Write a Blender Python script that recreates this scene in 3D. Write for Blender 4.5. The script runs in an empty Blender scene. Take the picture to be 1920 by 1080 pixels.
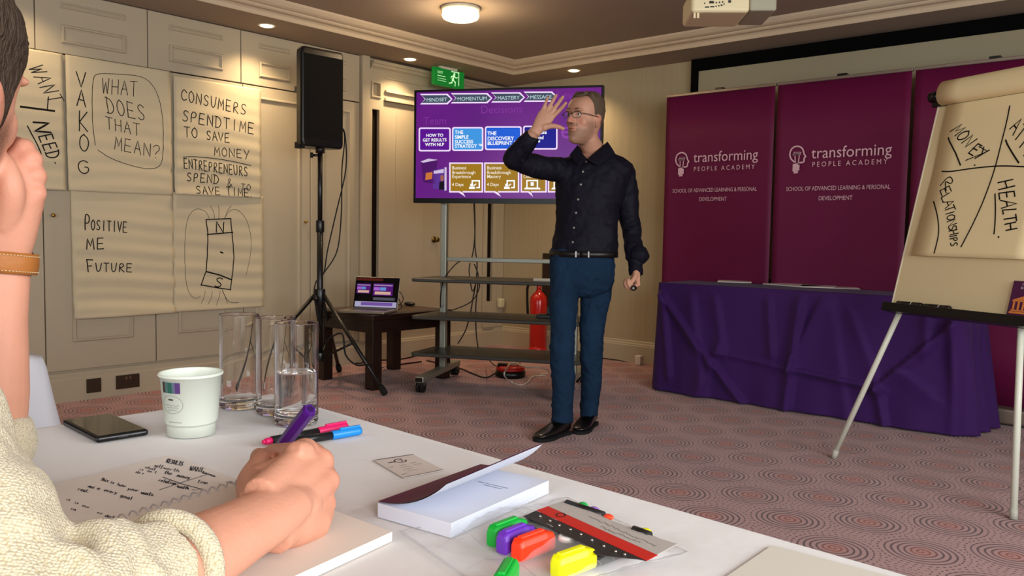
import bpy, bmesh, math, random
import numpy as np
from mathutils import Vector, Matrix, Quaternion
from math import sin, cos, pi, radians, hypot, atan2, sqrt

SC = bpy.context.scene
COL = SC.collection
R = random.Random(7)

# ------------------------------------------------------------------ camera, world, lights, exposure
FPX, YAW, PITCH, ROLL, CH = 1548.4, radians(41.204), radians(3.744), radians(0.938), 1.05
FW = Vector((-sin(YAW)*cos(PITCH), cos(YAW)*cos(PITCH), -sin(PITCH)))
_rt = Vector((cos(YAW), sin(YAW), 0)); _up = _rt.cross(FW)
RT = cos(ROLL)*_rt + sin(ROLL)*_up
UP = -sin(ROLL)*_rt + cos(ROLL)*_up
CAM = Vector((0, 0, CH))
cd = bpy.data.cameras.new('camera'); cam = bpy.data.objects.new('camera', cd); COL.objects.link(cam)
cd.sensor_width = 36.0; cd.lens = 36.0*FPX/1920.0; cd.clip_start = 0.02; cd.clip_end = 60
M = Matrix((RT, UP, -FW)).transposed().to_4x4(); M.translation = CAM
cam.matrix_world = M
SC.camera = cam
SC.view_settings.view_transform = 'Standard'; SC.view_settings.look = 'None'
SC.view_settings.exposure = 0.0; SC.view_settings.gamma = 1.0
SC.view_settings.use_curve_mapping = False
SC.cycles.use_denoising = True
SC.cycles.caustics_reflective = False; SC.cycles.caustics_refractive = False
SC.cycles.max_bounces = 18; SC.cycles.diffuse_bounces = 4; SC.cycles.glossy_bounces = 4
SC.cycles.transmission_bounces = 18; SC.cycles.transparent_max_bounces = 12
SC.cycles.sample_clamp_indirect = 6.0
W = bpy.data.worlds.new('world'); SC.world = W; W.use_nodes = True
W.node_tree.nodes['Background'].inputs[0].default_value = (0.75, 0.87, 1.0, 1)
W.node_tree.nodes['Background'].inputs[1].default_value = 1.0

def lamp(name, kind, loc, energy, color, size=None, target=None, sizey=None, spot=None, blend=0.5):
    l = bpy.data.lights.new(name, kind); l.energy = energy; l.color = color
    if kind == 'AREA':
        l.size = size
        if sizey: l.shape = 'RECTANGLE'; l.size_y = sizey
    elif size: l.shadow_soft_size = size
    if spot: l.spot_size = spot; l.spot_blend = blend
    o = bpy.data.objects.new(name, l); COL.objects.link(o); o.location = loc
    if target is not None:
        o.rotation_euler = (Vector(target)-Vector(loc)).to_track_quat('-Z', 'Y').to_euler()
    return o
WARM = (1.0, 0.73, 0.44)
DAY = (0.93, 0.97, 1.0)
# daylight through the two windows of the right wall and one in the rear wall
lamp('daylight_right', 'AREA', (2.12, 1.9, 1.55), 104, DAY, 2.2, (-2.0, 2.2, 0.4), 1.3)
lamp('daylight_right_near', 'AREA', (2.12, -0.9, 1.55), 118, DAY, 1.6, (-2.0, 0.2, 0.7), 1.3)
lamp('daylight_rear', 'AREA', (-1.2, -2.5, 1.6), 58, DAY, 2.4, (-1.6, 2.0, 0.7), 1.3)

# ------------------------------------------------------------------ pixel rays used to take positions from the photograph
def ray(px, py): return FW + RT*((px-960)/FPX) - UP*((py-540)/FPX)
def onz(px, py, z): d = ray(px, py); return CAM + d*((z-CH)/d.z)
def onx(px, py, x): d = ray(px, py); return CAM + d*(x/d.x)
def ony(px, py, y): d = ray(px, py); return CAM + d*(y/d.y)
def ond(px, py, t): return CAM + ray(px, py)*t
def onp(px, py, P, n):
    d = ray(px, py); n = Vector(n); return CAM + d*((Vector(P)-CAM).dot(n)/d.dot(n))

# ------------------------------------------------------------------ materials
def lin(h):
    h = h.lstrip('#'); c = [int(h[i:i+2], 16)/255 for i in (0, 2, 4)]
    return tuple((x/12.92 if x <= .04045 else ((x+.055)/1.055)**2.4) for x in c) + (1,)
MATS = {}
def mat(name, hexc, rough=.6, metal=0, spec=.5, noise=0, nscale=20, bump=0, bscale=60, emit=None, estr=0, trans=0, alpha=1, coat=0, sheen=0, sss=0, ior=1.45, stretch=None, bdist=.01):
    if name in MATS: return MATS[name]
    m = bpy.data.materials.new(name); m.use_nodes = True; MATS[name] = m
    nt = m.node_tree; b = nt.nodes['Principled BSDF']
    c = lin(hexc)
    b.inputs['Base Color'].default_value = c
    b.inputs['Roughness'].default_value = rough; b.inputs['Metallic'].default_value = metal
    b.inputs['Specular IOR Level'].default_value = spec; b.inputs['IOR'].default_value = ior
    b.inputs['Transmission Weight'].default_value = trans; b.inputs['Alpha'].default_value = alpha
    b.inputs['Coat Weight'].default_value = coat; b.inputs['Sheen Weight'].default_value = sheen
    if sss:
        b.inputs['Subsurface Weight'].default_value = sss
        b.inputs['Subsurface Radius'].default_value = (.012, .004, .002); b.inputs['Subsurface Scale'].default_value = 1
    if emit:
        b.inputs['Emission Color'].default_value = lin(emit); b.inputs['Emission Strength'].default_value = estr
    tc = nt.nodes.new('ShaderNodeTexCoord')
    src = tc.outputs['Object']
    if stretch:
        mp = nt.nodes.new('ShaderNodeMapping'); mp.inputs['Scale'].default_value = stretch
        nt.links.new(src, mp.inputs['Vector']); src = mp.outputs['Vector']
    if noise:
        n = nt.nodes.new('ShaderNodeTexNoise'); n.inputs['Scale'].default_value = nscale; n.inputs['Detail'].default_value = 4
        nt.links.new(src, n.inputs['Vector'])
        mx = nt.nodes.new('ShaderNodeMix'); mx.data_type = 'RGBA'
        mx.inputs['A'].default_value = tuple(x*(1-noise) for x in c[:3]) + (1,)
        mx.inputs['B'].default_value = tuple(min(1, x*(1+noise)) for x in c[:3]) + (1,)
        nt.links.new(n.outputs['Fac'], mx.inputs['Factor']); nt.links.new(mx.outputs['Result'], b.inputs['Base Color'])
    if bump:
        n = nt.nodes.new('ShaderNodeTexNoise'); n.inputs['Scale'].default_value = bscale; n.inputs['Detail'].default_value = 3
        nt.links.new(src, n.inputs['Vector'])
        bp = nt.nodes.new('ShaderNodeBump'); bp.inputs['Strength'].default_value = bump; bp.inputs['Distance'].default_value = bdist
        nt.links.new(n.outputs['Fac'], bp.inputs['Height']); nt.links.new(bp.outputs['Normal'], b.inputs['Normal'])
    return m
class NG:   # tiny math-node helper
    def __init__(s, m): s.nt = m.node_tree
    def v(s, op, a, b=None, c=None):
        n = s.nt.nodes.new('ShaderNodeMath'); n.operation = op
        for i, x in enumerate((a, b, c)):
            if x is None: continue
            if isinstance(x, (int, float)): n.inputs[i].default_value = x
            else: s.nt.links.new(x, n.inputs[i])
        return n.outputs[0]
    def mix(s, f, a, b):
        n = s.nt.nodes.new('ShaderNodeMix'); n.data_type = 'RGBA'
        for k, x in (('Factor', f), ('A', a), ('B', b)):
            if isinstance(x, (int, float, tuple)): n.inputs[k].default_value = x
            else: s.nt.links.new(x, n.inputs[k])
        return n.outputs['Result']

# ------------------------------------------------------------------ mesh builder
class MB:
    def __init__(s): s.v = []; s.f = []; s.sm = []
    def add(s, vs, fs, smooth=False):
        o = len(s.v); s.v += [Vector(p) for p in vs]
        for f in fs: s.f.append(tuple(i+o for i in f)); s.sm.append(smooth)
        return s
    def boxm(s, M, size):
        x, y, z = (k/2 for k in size)
        vs = [M @ Vector((a*x, b*y, c*z)) for a in (-1, 1) for b in (-1, 1) for c in (-1, 1)]
        return s.add(vs, [(0, 1, 3, 2), (4, 6, 7, 5), (0, 4, 5, 1), (2, 3, 7, 6), (0, 2, 6, 4), (1, 5, 7, 3)])
    def box(s, lo, hi):
        lo, hi = Vector(lo), Vector(hi)
        return s.boxm(Matrix.Translation((lo+hi)/2), hi-lo)
    def fr(s, O, u, v, n, lo, hi):   # box in a frame (origin, axes)
        M = Matrix((u, v, n)).transposed().to_4x4(); M.translation = O
        lo, hi = Vector(lo), Vector(hi)
        return s.boxm(M @ Matrix.Translation((lo+hi)/2), hi-lo)
    def tube(s, pts, r, seg=10, cap=True, ell=None, up=None):
        pts = [Vector(p) for p in pts]; n = len(pts)
        rs = r if isinstance(r, (list, tuple)) else [r]*n
        t0 = (pts[1]-pts[0]).normalized()
        nrm = Vector(up) if up is not None else (Vector((0, 0, 1)) if abs(t0.z) < .9 else Vector((1, 0, 0)))
        vs = []
        for i, p in enumerate(pts):
            t = (pts[min(i+1, n-1)]-pts[max(i-1, 0)]).normalized()
            nrm = (nrm - t*nrm.dot(t))
            if nrm.length < 1e-6: nrm = t.orthogonal()
            nrm.normalize(); b = t.cross(nrm)
            e = rs[i] if isinstance(rs[i], (tuple, list)) else (rs[i], rs[i]*(ell or 1))
            for k in range(seg):
                a = 2*pi*k/seg; vs.append(p + nrm*(cos(a)*e[0]) + b*(sin(a)*e[1]))
        fs = [(i*seg+k, i*seg+(k+1) % seg, (i+1)*seg+(k+1) % seg, (i+1)*seg+k) for i in range(n-1) for k in range(seg)]
        s.add(vs, fs, True)
        if cap:
            o = len(s.v)-len(vs)
            s.f.append(tuple(o+k for k in range(seg))[::-1]); s.sm.append(False)
            s.f.append(tuple(o+(n-1)*seg+k for k in range(seg))); s.sm.append(False)
        return s
    def cyl(s, a, b, r, seg=16, r2=None): return s.tube([a, b], [r, r if r2 is None else r2], seg)
    def lathe(s, prof, O=(0, 0, 0), seg=32, ax=(0, 0, 1), smooth=True, close=False):
        O = Vector(O); q = Vector((0, 0, 1)).rotation_difference(Vector(ax))
        vs = []
        for r, z in prof:
            for k in range(seg):
                a = 2*pi*k/seg; vs.append(O + q @ Vector((r*cos(a), r*sin(a), z)))
        n = len(prof)
        fs = [(i*seg+k, i*seg+(k+1) % seg, (i+1)*seg+(k+1) % seg, (i+1)*seg+k) for i in range(n-1) for k in range(seg)]
        if close: fs += [((n-1)*seg+k, (n-1)*seg+(k+1) % seg, (k+1) % seg, k) for k in range(seg)]
        return s.add(vs, fs, smooth)
    def grid(s, fn, nu, nv, smooth=True):
        vs = [fn(i/nu, j/nv) for j in range(nv+1) for i in range(nu+1)]
        fs = [(j*(nu+1)+i, j*(nu+1)+i+1, (j+1)*(nu+1)+i+1, (j+1)*(nu+1)+i) for j in range(nv) for i in range(nu)]
        return s.add(vs, fs, smooth)
    def poly(s, pts): return s.add(pts, [tuple(range(len(pts)))])
    def prism(s, pts, d):   # polygon pts extruded by vector d
        pts = [Vector(p) for p in pts]; n = len(pts); d = Vector(d)
        fs = [tuple(range(n))[::-1], tuple(range(n, 2*n))] + [(i, (i+1) % n, n+(i+1) % n, n+i) for i in range(n)]
        return s.add(pts + [p+d for p in pts], fs)
    def ball(s, c, r, seg=16, rings=10):
        c = Vector(c); r = r if isinstance(r, (tuple, list)) else (r, r, r)
        vs = [c+Vector((0, 0, -r[2]))]
        for j in range(1, rings):
            a = -pi/2+pi*j/rings
            for k in range(seg): vs.append(c + Vector((r[0]*cos(a)*cos(2*pi*k/seg), r[1]*cos(a)*sin(2*pi*k/seg), r[2]*sin(a))))
        vs.append(c+Vector((0, 0, r[2])))
        fs = [(0, 1+(k+1) % seg, 1+k) for k in range(seg)]
        for j in range(rings-2):
            for k in range(seg): fs.append((1+j*seg+k, 1+j*seg+(k+1) % seg, 1+(j+1)*seg+(k+1) % seg, 1+(j+1)*seg+k))
        L = len(vs)-1; b = 1+(rings-2)*seg
        fs += [(b+k, b+(k+1) % seg, L) for k in range(seg)]
        return s.add(vs, fs, True)
    def mesh(s, name):
        me = bpy.data.meshes.new(name); me.from_pydata([tuple(p) for p in s.v], [], s.f)
        me.polygons.foreach_set('use_smooth', s.sm); me.update()
        return me

def thing(name, label, cat, loc=(0, 0, 0), group=None):
    o = bpy.data.objects.new(name, None); COL.objects.link(o); o.location = loc; o.empty_display_size = .05
    return tag(o, label, cat, group)
def tag(o, label, cat, group=None, kind=None):
    if label: o['label'] = label
    if cat: o['category'] = cat
    if group: o['group'] = group
    if kind: o['kind'] = kind
    return o
def root_loc(o):
    return o.location.copy() if o.type == 'EMPTY' else Vector((0, 0, 0))   # mesh parts are built in world coordinates
def obj(name, mb, material, parent=None, bevel=0, seg=2, label=None, fixn=False, sub=0):
    me = mb if isinstance(mb, bpy.types.Mesh) else mb.mesh(name)
    if fixn:
        bm = bmesh.new(); bm.from_mesh(me); bmesh.ops.remove_doubles(bm, verts=bm.verts, dist=1e-6); bmesh.ops.recalc_face_normals(bm, faces=bm.faces); bm.to_mesh(me); bm.free()
    ms = material if isinstance(material, (list, tuple)) else [material]
    for m in ms: me.materials.append(m)
    o = bpy.data.objects.new(name, me); COL.objects.link(o)
    if parent is not None:
        o.parent = parent; o.matrix_parent_inverse = Matrix.Translation(-root_loc(parent))
    if bevel:
        b = o.modifiers.new('bevel', 'BEVEL'); b.width = bevel; b.segments = seg; b.limit_method = 'ANGLE'; b.angle_limit = radians(40)
        b.harden_normals = False
    if sub:
        m = o.modifiers.new('sub', 'SUBSURF'); m.levels = sub; m.render_levels = sub
    if label: o['label'] = label
    return o
def struct(name, mb, m, parent=None, **k):
    o = obj(name, mb, m, parent, **k)
    if parent is None: o['kind'] = 'structure'
    return o
def text_into(mb, s, size, O, u, v, align='LEFT', spacing=1.0, depth=.0006, sx=1.0, off=0.0, valign='BOTTOM_BASELINE'):
    cu = bpy.data.curves.new('t', 'FONT'); cu.body = s; cu.size = size; cu.align_x = align; cu.space_character = spacing; cu.offset = off
    cu.align_y = valign; cu.resolution_u = 3
    o = bpy.data.objects.new('t', cu); COL.objects.link(o)
    dg = bpy.context.evaluated_depsgraph_get(); me = bpy.data.meshes.new_from_object(o.evaluated_get(dg))
    u, v = Vector(u).normalized(), Vector(v).normalized(); n = u.cross(v); O = Vector(O)
    mb.add([O + u*(p.co.x*sx) + v*p.co.y + n*depth for p in me.vertices], [tuple(f.vertices) for f in me.polygons])
    bpy.data.objects.remove(o); bpy.data.curves.remove(cu); bpy.data.meshes.remove(me)

# stroke lettering for handwriting: letter -> strokes in a unit box
SF = {'A': ['0,0 .5,1 1,0', '.2,.4 .8,.4'], 'B': ['0,0 0,1 .7,.95 .75,.6 0,.5 .9,.4 .85,.05 0,0'], 'C': ['.95,.8 .6,1 .2,.9 0,.5 .2,.1 .6,0 .95,.15'],
 'D': ['.1,0 .1,1', '-.1,1 .6,.95 1,.6 .9,.2 .5,0 -.05,0'], 'E': ['.9,1 .1,1 .05,0 .95,0', '.05,.5 .8,.5'], 'F': ['.1,0 .1,1 .95,1', '.1,.5 .7,.5'],
 'G': ['.9,.85 .5,1 .1,.8 0,.4 .2,.05 .6,0 .95,.2 .95,.5 .55,.45'], 'H': ['.05,0 .05,1', '.95,0 .95,1', '.05,.5 .95,.5'], 'I': ['.5,0 .5,1'],
 'K': ['.05,0 .05,1', '.9,1 .1,.45 1,0'], 'L': ['.1,1 .1,0 .9,0'], 'M': ['0,0 .1,1 .5,.3 .9,1 1,0'], 'N': ['.05,0 .05,1 .95,0 .95,1'],
 'O': ['.5,1 .1,.8 0,.4 .3,0 .7,0 1,.4 .9,.8 .5,1'], 'P': ['.1,0 .1,1 .8,.95 .9,.65 .6,.45 .1,.45'], 'R': ['.1,0 .1,1 .8,.95 .85,.6 .1,.5 .95,0'],
 'S': ['.9,.85 .5,1 .1,.8 .3,.55 .8,.4 .85,.15 .5,0 .05,.1'], 'T': ['.5,0 .5,1', '0,1 1,1'], 'U': ['0,1 .1,.2 .4,0 .8,.15 .95,1'], 'V': ['0,1 .5,0 1,1'],
 'W': ['0,1 .25,0 .5,.8 .75,0 1,1'], 'Y': ['0,1 .5,.5', '1,1 .3,-.1'], '?': ['0,.8 .3,1 .8,.95 .9,.65 .45,.4 .4,.25', '.38,.03 .42,0'], '.': ['.1,.05 .2,0'],
 '&': ['.9,0 .2,.7 .4,1 .65,.8 .1,.3 .3,0 .8,.3'], 'o': ['.5,.6 .1,.4 .1,.1 .5,0 .9,.2 .8,.5 .5,.6'], 's': ['.9,.5 .4,.6 .2,.4 .8,.2 .6,0 .1,.05'],
 'i': ['.4,0 .45,.6', '.45,.8 .5,.85'], 't': ['.45,1 .4,.1 .8,0', '.05,.65 .9,.7'], 'v': ['0,.6 .4,0 .9,.65'], 'e': ['.1,.3 .9,.35 .6,.6 .2,.5 .1,.15 .5,0 1,.1'],
 'u': ['.1,.6 .1,.1 .5,0 .85,.2 .85,.6 .95,0'], 'r': ['.1,0 .2,.6 .2,.4 .8,.6'], 'm': ['0,0 .1,.6 .4,.6 .45,0 .55,.6 .85,.55 1,0'], 'n': ['.1,0 .1,.6 .6,.6 .9,0'],
 'a': ['.9,.6 .2,.6 .1,.1 .6,0 .85,.5 1,0'], 'l': ['.4,1 .5,0'], 'd': ['.8,.5 .2,.55 .1,.1 .6,0 .85,.3 .9,1 .95,0'], 'w': ['0,.6 .25,0 .5,.5 .75,0 1,.6'], 'h': ['.1,1 .1,0 .3,.55 .8,.5 .9,0'], 'f': ['.9,.9 .5,1 .45,-.2', '.1,.5 .8,.5'], 'y': ['.1,.6 .4,.1', '.9,.6 .3,-.4'], 'g': ['.8,.6 .2,.6 .1,.1 .7,.1 .85,.6 .8,-.3 .2,-.4'], '/': ['0,0 1,1']}
def smooth_line(p, it=2):
    for _ in range(it):
        if len(p) < 3: return p
        q = [p[0]]
        for a, b in zip(p[:-1], p[1:]):
            q += [(a[0]*.75+b[0]*.25, a[1]*.75+b[1]*.25), (a[0]*.25+b[0]*.75, a[1]*.25+b[1]*.75)]
        q.append(p[-1]); p = q
    return p
def word(s, B0, B1, T0, wide=.72, jit=.03):
    """2-D strokes (photo pixels) of a handwritten word: baseline from B0 to B1, top of first letter at T0"""
    out = []; n = len(s); ux, uy = (B1[0]-B0[0])/n, (B1[1]-B0[1])/n; hx, hy = T0[0]-B0[0], T0[1]-B0[1]
    for i, ch in enumerate(s):
        for st in SF.get(ch, []):
            pts = []
            for q in st.split():
                a, b = (float(k) for k in q.split(','))
                a = (a*wide + (1-wide)/2 + R.uniform(-jit, jit)); b += R.uniform(-jit, jit)
                pts.append((B0[0]+ux*(i+a)+hx*b, B0[1]+uy*(i+a)+hy*b))
            out.append(smooth_line(pts, 1 if ch in 'AVWMNEFHTKLIYZ' else 2) if ch not in 'AVWMNEFHTKLI' else pts)
    return out
def ribbon(mb, pts, w, nrm):
    """flat ink line through 3-D points, lying on a surface with normal nrm: one mitred strip"""
    q = []
    for p in pts:
        p = Vector(p)
        if not q or (p-q[-1]).length > w*.12: q.append(p)
    if len(q) < 2: return
    nrm = Vector(nrm).normalized()
    t0 = (q[1]-q[0]).normalized(); t1 = (q[-1]-q[-2]).normalized()
    q[0] = q[0]-t0*(w*.35); q[-1] = q[-1]+t1*(w*.35)
    vs = []; n = len(q)
    for i, p in enumerate(q):
        a = (p-q[i-1]).normalized() if i else (q[1]-p).normalized()
        b = (q[i+1]-p).normalized() if i < n-1 else a
        t = a+b
        if t.length < .3:      # sharp turn: square end
            s = nrm.cross(a)*(w/2); k = 1
        else:
            t.normalize(); k = min(1.6, 1/max(.4, t.dot(a))); s = nrm.cross(t)*(w/2*k)
        vs += [p-s, p+s]
    mb.add(vs, [(2*i, 2*i+2, 2*i+3, 2*i+1) for i in range(n-1)])
def smoothpath(ctrl, n=8):
    P = [Vector(p) for p in ctrl]; out = []
    for i in range(len(P)-1):
        p0, p1, p2, p3 = P[max(i-1, 0)], P[i], P[i+1], P[min(i+2, len(P)-1)]
        for k in range(n):
            t = k/n; out.append(.5*((2*p1)+(p2-p0)*t+(2*p0-5*p1+4*p2-p3)*t*t+(3*p1-p0-3*p2+p3)*t**3))
    return out+[P[-1]]
def cable(name, label, ctrl, r, m, cat='cable', group=None):
    o = obj(name, MB().tube(smoothpath(ctrl), r, 8), m); return tag(o, label, cat, group)
X, Y, Z = Vector((1, 0, 0)), Vector((0, 1, 0)), Vector((0, 0, 1))
# ------------------------------------------------------------------ room shell
XL, YB, XR, YR, ZS, ZC = -5.24, 5.837, 2.2, -2.6, 2.42, 2.52
wallm = mat('wallpaper', '#ADA083', .85, noise=.10, nscale=6, stretch=(8, 8, .15), spec=.2)
paint = mat('cream_paint', '#B6AA92', .5, spec=.35, noise=.03, nscale=3)
ceilm = mat('ceiling_paint', '#A89A8C', .9, spec=.1)
trimm = mat('trim_paint', '#CDBBA0', .6, spec=.3)
dark = mat('dark_gap', '#1E150D', .9, spec=.1)
# carpet: swirls of dotted rings on a mauve ground, laid out on a centred lattice
carpet = mat('carpet', '#A98688', .95, spec=.05, sheen=.2)
def carpet_nodes(m):
    g = NG(m); nt = m.node_tree; b = nt.nodes['Principled BSDF']
    tc = nt.nodes.new('ShaderNodeTexCoord'); sp = nt.nodes.new('ShaderNodeSeparateXYZ'); nt.links.new(tc.outputs['Object'], sp.inputs[0])
    x0, y0, ax, ay = -1.441, 3.502, .464, .35
    def grid(dx, dy):
        px = g.v('SUBTRACT', g.v('MULTIPLY', g.v('FRACT', g.v('ADD', g.v('DIVIDE', g.v('SUBTRACT', sp.outputs[0], x0+dx), ax), 100.5)), ax), ax/2)
        py = g.v('SUBTRACT', g.v('MULTIPLY', g.v('FRACT', g.v('ADD', g.v('DIVIDE', g.v('SUBTRACT', sp.outputs[1], y0+dy), ay), 100.5)), ay), ay/2)
        d = g.v('SQRT', g.v('ADD', g.v('MULTIPLY', px, px), g.v('MULTIPLY', py, py)))
        return d, g.v('ARCTAN2', py, px)
    d1, a1 = grid(0, 0); d2, a2 = grid(ax/2, ay/2)
    near = g.v('LESS_THAN', d1, d2)
    d = g.v('MINIMUM', d1, d2)
    ang = g.v('ADD', g.v('MULTIPLY', near, a1), g.v('MULTIPLY', g.v('SUBTRACT', 1, near), a2))
    nz = nt.nodes.new('ShaderNodeTexNoise'); nz.inputs['Scale'].default_value = 9; nt.links.new(tc.outputs['Object'], nz.inputs['Vector'])
    dw = g.v('ADD', d, g.v('MULTIPLY', g.v('SUBTRACT', nz.outputs['Fac'], .5), .012))
    turn = g.v('ADD', g.v('DIVIDE', dw, .0205), g.v('DIVIDE', ang, 2*pi))
    ring = g.v('SINE', g.v('MULTIPLY', turn, 2*pi))
    ringidx = g.v('FLOOR', g.v('DIVIDE', dw, .0205))
    ndot = g.v('ADD', 8, g.v('MULTIPLY', ringidx, 5))
    dots = g.v('SINE', g.v('ADD', g.v('MULTIPLY', ang, ndot), g.v('MULTIPLY', ringidx, 2.1)))
    outer = g.v('SMOOTHSTEP', .085, .15, d) if False else g.v('MINIMUM', 1, g.v('MAXIMUM', 0, g.v('DIVIDE', g.v('SUBTRACT', d, .105), .05)))
    mask = g.v('SUBTRACT', ring, g.v('MULTIPLY', outer, g.v('MULTIPLY', g.v('SUBTRACT', 1, dots), .8)))
    line = g.v('MINIMUM', 1, g.v('MAXIMUM', 0, g.v('MULTIPLY', g.v('SUBTRACT', mask, .15), 2.0)))
    core = g.v('MINIMUM', 1, g.v('MAXIMUM', 0, g.v('DIVIDE', g.v('SUBTRACT', .058, d), .03)))
    base = g.mix(core, lin('#BC928E'), lin('#BE857A'))
    ink = g.mix(core, lin('#573539'), lin('#98402F'))
    fz = nt.nodes.new('ShaderNodeTexNoise'); fz.inputs['Scale'].default_value = 350; nt.links.new(tc.outputs['Object'], fz.inputs['Vector'])
    col = g.mix(line, base, ink)
    col = g.mix(g.v('MULTIPLY', fz.outputs['Fac'], .25), col, lin('#6E4A4C'))
    nt.links.new(col, b.inputs['Base Color'])
    bp = nt.nodes.new('ShaderNodeBump'); bp.inputs['Strength'].default_value = .5; bp.inputs['Distance'].default_value = .004
    nt.links.new(fz.outputs['Fac'], bp.inputs['Height']); nt.links.new(bp.outputs['Normal'], b.inputs['Normal'])
carpet_nodes(carpet)
struct('floor', MB().box((XL-.1, YR-.1, -.06), (XR+.1, YB+.1, 0)), carpet)
struct('wall_left', MB().box((XL-.12, YR, 0), (XL, YB+.12, 2.7)), paint)
struct('wall_back', MB().box((XL, YB, 0), (XR+.12, YB+.12, 2.7)), wallm)
# right wall and rear wall with window openings
def wall_with_holes(name, axis, pos, lo, hi, holes, thick):
    mb = MB(); cuts = sorted(holes); a = lo
    def bx(a0, a1, z0, z1):
        if axis == 'x': mb.box((pos, a0, z0), (pos+thick, a1, z1))
        else: mb.box((a0, pos-thick, z0), (a1, pos, z1))
    for (h0, h1, z0, z1) in cuts:
        bx(a, h0, 0, 2.7); bx(h0, h1, 0, z0); bx(h0, h1, z1, 2.7); a = h1
    bx(a, hi, 0, 2.7)
    return struct(name, mb, wallm)
wall_with_holes('wall_right', 'x', XR, YR, YB, [(-1.7, -.1, .9, 2.2), (.8, 3.0, .9, 2.2)], .12)
wall_with_holes('wall_rear', 'y', YR, XL, XR, [(-2.4, 0, .95, 2.25)], .12)
frame_m = mat('window_frame_paint', '#E6E2DA', .4)
glass_m = mat('window_glass', '#FFFFFF', .02, trans=1, ior=1.02, spec=.1)
def window(n, axis, a0, a1, z0, z1):
    fr, pn = MB(), MB()
    def bx(mb, p0, p1, q0, q1, d0, d1):
        if axis == 'x': mb.box((XR+d0, p0, q0), (XR+d1, p1, q1))
        else: mb.box((p0, YR-d1, q0), (p1, YR-d0, q1))
    for p0, p1, q0, q1 in ((a0, a1, z0, z0+.06), (a0, a1, z1-.06, z1), (a0, a0+.06, z0, z1), (a1-.06, a1, z0, z1), ((a0+a1)/2-.03, (a0+a1)/2+.03, z0, z1)):
        bx(fr, p0, p1, q0, q1, .05, .11)
    w = struct('window_%d' % n, fr, frame_m)
    bx(pn, a0+.05, a1-.05, z0+.05, z1-.05, .078, .084)
    obj('pane', pn, glass_m, w)
window(1, 'x', -1.7, -.1, .9, 2.2); window(2, 'x', .8, 3.0, .9, 2.2); window(3, 'y', -2.4, 0, .95, 2.25)
# ceiling: perimeter soffit, moulded cornice, raised tray
TX0, TX1, TY0, TY1 = -4.777, XR-.46, YR+.46, 5.432
ce = MB()
for lo, hi in (((XL, YR, ZS), (TX0, YB, ZS+.2)), ((TX1, YR, ZS), (XR, YB, ZS+.2)), ((TX0, TY1, ZS), (TX1, YB, ZS+.2)), ((TX0, YR, ZS), (TX1, TY0, ZS+.2)), ((TX0, TY0, ZC), (TX1, TY1, ZC+.1))):
    ce.box(lo, hi)
struct('ceiling', ce, ceilm)
prof = [(0, 2.4195), (0, 2.444), (.008, 2.452), (.016, 2.456), (.04, 2.458), (.05, 2.466), (.052, 2.474), (.070, 2.478), (.085, 2.486), (.10, 2.504), (.104, 2.519), (-.01, 2.519), (-.01, 2.4195)]
prof = [(p[0]+.004, p[1]) for p in prof]
def cornice(n, a, b, inward):
    a, b, inward = Vector(a), Vector(b), Vector(inward); t = (b-a).normalized(); mb = MB(); np_ = len(prof)
    vs = [a + inward*d + t*d + Z*z for d, z in prof] + [b + inward*d - t*d + Z*z for d, z in prof]
    mb.add(vs, [(i, (i+1) % np_, np_+(i+1) % np_, np_+i) for i in range(np_)])
    struct('trim_%d' % n, mb, trimm, fixn=True)
cornice(1, (TX0, TY0, 0), (TX0, TY1, 0), X); cornice(2, (TX0, TY1, 0), (TX1, TY1, 0), -Y)
cornice(3, (TX1, TY0, 0), (TX1, TY1, 0), -X); cornice(4, (TX0, TY0, 0), (TX1, TY0, 0), Y)
# baseboards
def skirting(name, a, b, n):
    a, b, n = Vector(a), Vector(b), Vector(n)
    pr_ = [(0, 0), (.024, 0), (.024, .135), (.020, .143), (.020, .150), (.013, .160), (.012, .172), (.006, .178), (0, .178)]
    vs = [a + n*d + Z*z for d, z in pr_] + [b + n*d + Z*z for d, z in pr_]; k = len(pr_)
    struct(name, MB().add(vs, [(i, (i+1) % k, k+(i+1) % k, k+i) for i in range(k)] + [tuple(range(k)), tuple(range(k, 2*k))]), paint, fixn=True)
skirting('baseboard_left', (XL, YR, 0), (XL, YB, 0), X)
skirting('baseboard_back', (XL+.024, YB, 0), (XR, YB, 0), -Y)
skirting('baseboard_right', (XR, YR, 0), (XR, YB-.024, 0), -X)

# ------------------------------------------------------------------ fitted cupboards along the left wall
XD = -5.217
def moulding(mb, y0, y1, z0, z1, w=.022, h=.012):   # a raised picture-frame moulding on the door plane
    pr_ = [(0, 0), (0, h*.5), (w*.3, h), (w*.6, h), (w*.8, h*.4), (w, h*.3), (w, 0)]
    corners = [(y0, z0, 1, 1), (y1, z0, -1, 1), (y1, z1, -1, -1), (y0, z1, 1, -1)]
    rings = [[Vector((XD+hh, y+sy*d, z+sz*d)) for d, hh in pr_] for y, z, sy, sz in corners]
    k = len(pr_)
    for i in range(4):
        a, b = rings[i], rings[(i+1) % 4]
        mb.add(a+b, [(j, j+1, k+j+1, k+j) for j in range(k-1)])
brass = mat('brass', '#B8924A', .25, metal=1)
seamsU = [-2.1, -1.45, -.80, -.15, .50, 1.15, 1.796, 2.446, 3.093, 3.62, 4.117]
seamsL = [-2.1, -1.45, -.80, -.15, .50, 1.15, 1.820, 2.478, 3.105, 3.66, 4.117]
names = ['behind the seated person', 'over the WANT / NEED sheet', 'over the VAKOG sheet', 'over the CONSUMERS sheet', 'beside the loudspeaker', 'at the pilaster']
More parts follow.
